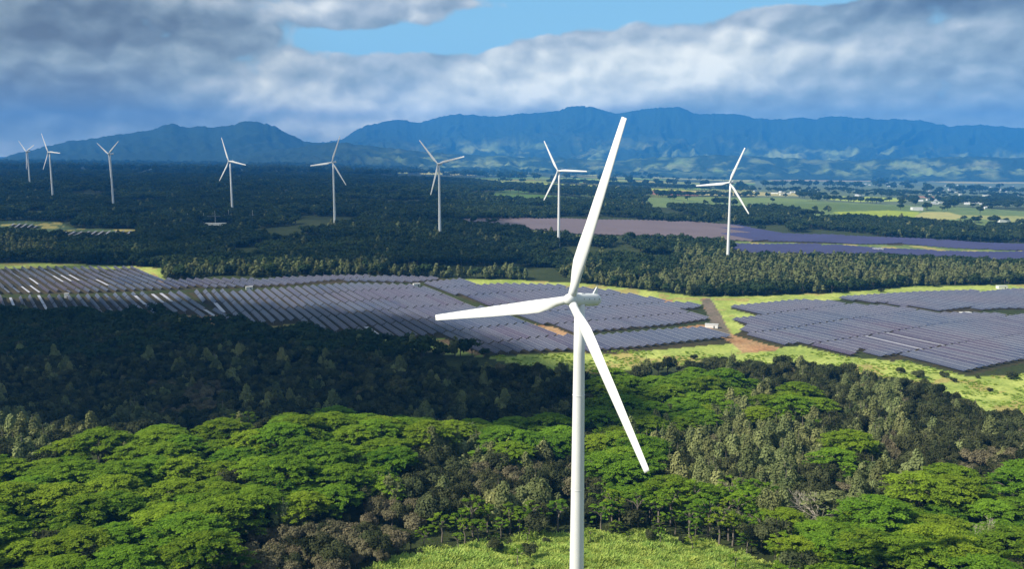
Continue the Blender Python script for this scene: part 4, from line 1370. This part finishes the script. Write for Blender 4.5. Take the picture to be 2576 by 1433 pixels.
IB = [[(410, 712), (1160, 702), (1500, 715), (1500, 690), (1160, 680), (900, 672), (410, 690)], [(1480, 716), (1700, 748), (2300, 722), (2576, 712), (2576, 690), (2000, 700), (1600, 705)],
      [(1700, 640), (2600, 690), (2600, 712), (1700, 735)], [(-50, 610), (150, 620), (140, 650), (-50, 650)]]
a1, b1 = far_wood(640, 1300, 7.8, 21, (.55, 1.40), IB)
a2, b2 = far_wood(1300, 2300, 10.5, 22, (.6, 1.5))
a3, b3 = far_wood(2300, 4600, 22, 23, (1.2, 2.1))
a4, b4 = far_wood(4600, 9000, 62, 24, (2.2, 4.2))
a3 += a4; b3 += b4
print('far', len(a1), len(b1), len(a2), len(b2), len(a3))
scatter('woodland', 'dark rounded woodland between the solar fields and the turbines', 'woodland', a1 + a2, [v_[2] for v_ in VAR['far_broad']])
scatter('woodland', 'olive grey ironwood belt edging the solar fields', 'woodland', b1 + b2, [v_[2] for v_ in VAR['far_iron']])
scatter('woodland', 'far dark woodland on the plain before the mountains', 'woodland', a3 + b3, [v_[2] for v_ in VAR['far_broad']])

# single bushes on the bright grass at right, and other marked plants
bush_spots = [(2350, 722, 1.0, 'round dark bush on the grass strip above the right solar field'), (2215, 736, .6, 'low dark bush left of the round one on the grass strip'),
              (2267, 940, .55, 'small bush left above the pair on the bright right grass'), (2310, 952, .75, 'wide bush in the bright right grass, largest of its pair'),
              (2325, 968, .5, 'small bush below the wide one on the bright grass'), (2375, 950, .55, 'bush on the bright grass near the bottom corner of the panels'),
              (2398, 962, .4, 'tiny bush just right of another on the bright grass'), (2545, 955, .7, 'dark bush near the right edge below the panels'),
              (2489, 986, .35, 'lone tiny bush in the middle of the bright grass'), (2285, 968, .45, 'small dark bush on the bright grass beside the wood'),
              (2460, 953, .3, 'tiny dark bush at the panel corner on the bright grass'), (2424, 1045, .5, 'bush on the lower bright grass by the wood edge'),
              (1745, 905, .5, 'low bush on the grass below the brown dirt patch')]
for k, (u, v, s, lb) in enumerate(bush_spots):
    x, y, z = ground_at(u, v)
    root = bpy.data.objects.new('bush', None); COL.objects.link(root); root.location = (x, y, z - 2.6 * s); root.scale = (s * 1.2, s * 1.2, s); root.rotation_euler = (0, 0, k)
    tag(root, lb, 'bush', 'bushes on open grass')
    cm, tm, jm = VAR['broad'][k % 5]
    obj('crown', cm, root); obj('trunk', tm, root)
# pale half-bare trees
M_PALEBARK = principled('pale_bark', (.40, .36, .29), .9, noise=(.6, .2))
M_PALELEAF = foliage('pale_leaves', (.130, .160, .060), (.330, .350, .150), .3)
for u, v, s, lb in [(2085, 1350, 1.0, 'wide pale tree with bare white branches among the green umbrella trees at right'), (2490, 1420, .8, 'half bare pale tree near the bottom right corner'),
                    (1830, 1350, .6, 'thin pale bare tree right of the white tower above the grass')]:
    x, y, z = ground_at(u, v)
    V, Q = bare_tree(8, 14, int(u))
    root = bpy.data.objects.new('bare_tree', None); COL.objects.link(root); root.location = (x, y, z); root.scale = (s * 1.45, s * 1.45, s * 1.15)
    tag(root, lb, 'bare tree')
    obj('branches', mesh_np('branches', V, Q, [M_PALEBARK]), root)
    (Vc, Qc, Tc), _ = umbrella_tree(7.5, 15, 60, 1500 if s > .9 else 500, int(u) + 3)
    obj('crown', mesh_np('crown', Vc, Qc, [M_PALELEAF], tint=Tc), root)
# yellow-green stalks in the dark hollow
M_YEL = foliage('yellow_leaves', (.25, .30, .06), (.50, .55, .14), .4)
for u, v, s, lb in [(1283, 1182, 1.0, 'tall yellow-green tiered young tree in the dark hollow left of the tower'), (1270, 1212, .6, 'shorter yellow-green young tree below the tall one in the hollow')]:
    x, y, z = ground_at(u, v)
    crown, trunk = umbrella_tree(2.2, 13, 12, 420, int(u), True)
    V, Q, T = crown
    V = V * 1.0; V[:, 2] = V[:, 2] * 1.0 + (V[:, 2] - 12) * 2.0
    root = bpy.data.objects.new('tiered_tree', None); COL.objects.link(root); root.location = (x, y, z + 3); root.scale = (s, s, s)
    tag(root, lb, 'tiered tree', 'yellow-green tiered trees')
    obj('crown', mesh_np('crown', V, Q, [M_YEL], tint=T), root); obj('trunk', mesh_np('trunk', *trunk, [M_BARK]), root)

# tall grass on the near slope
def tuft(seed):
    r = np.random.default_rng(seed); n = 130
    base = r.normal(size=(n, 2)) * .55; a = r.random(n) * 6.283; h = r.uniform(.8, 1.9, n); lean = r.uniform(.3, 1.1, n)
    w_ = .16
    V = []
    for i in range(n):
        dx, dy = math.cos(a[i]), math.sin(a[i]); bx, by = base[i]
        for f, ww in ((0, 1), (.6, .9), (1, .3)):
            px = bx + dx * lean[i] * f * f; py = by + dy * lean[i] * f * f; pz = h[i] * (f - .25 * f * f) - .2
            V += [(px - dy * w_ * ww, py + dx * w_ * ww, pz), (px + dy * w_ * ww, py - dx * w_ * ww, pz)]
    Q = []
    for i in range(n):
        b_ = i * 6
        Q += [(b_, b_ + 1, b_ + 3, b_ + 2), (b_ + 2, b_ + 3, b_ + 5, b_ + 4)]
    return mesh_np('grass_tuft', np.array(V), np.array(Q), [M_TUFT], tint=np.repeat(r.random(n), 6))


tufts = [tuft(k) for k in range(4)]
X, Y = grid_pts(225, 400, 1.7, .5, 31, .5)
ub, vb = proj(X, Y, H(X, Y))
k = inpoly(ub + (fbm(X / 8, Y / 8, 3) - .5) * 60, vb + (fbm(X / 8 + 50, Y / 8, 3) - .5) * 30, GRASS_B)
r = np.random.default_rng(6)
cl = fbm(X / 6, Y / 6, 3)
scatter('grass', 'pale yellow-green tall grass on the near slope at the tower foot', 'grass',
        [(x, y, float(H(x, y)) - .1, .2 + 2.6 * max(0, c_ - .18) + .5 * r.random(), r.uniform(0, 6.28), int(r.integers(4))) for x, y, c_ in zip(X[k], Y[k], cl[k])], tufts)
X, Y = grid_pts(480, 660, 3.2, .5, 32, .62)
ub, vb = proj(X, Y, H(X, Y))
k = in_any(ub, vb, [GRASS[0]]) & (fbm(X / 14, Y / 14, 3) > .45)
scatter('grass', 'rough bright grass below the right solar field', 'grass',
        [(x, y, float(H(x, y)) - .1, r.uniform(.4, .95), r.uniform(0, 6.28), int(r.integers(4))) for x, y in zip(X[k], Y[k])], tufts)

# ------------------------------------------------------------------ air
V, Q = box(0, 8500, 410, 26000, 19500, 1230)
M_HAZE, t, out = mat('haze_air')
pv = t.new('ShaderNodeVolumePrincipled')
pv.inputs['Color'].default_value = (.06, .37, 1.0, 1)
pv.inputs['Density'].default_value = 7.2e-5
pv.inputs['Anisotropy'].default_value = 0.0
t.put(out.inputs['Volume'], pv.outputs[0])
hz = obj('haze', mesh_np('haze', V, Q, [M_HAZE]))
tag(hz, kind='stuff')
SC.cycles.max_bounces = 6
SC.cycles.volume_bounces = 1
SC.cycles.transparent_max_bounces = 4
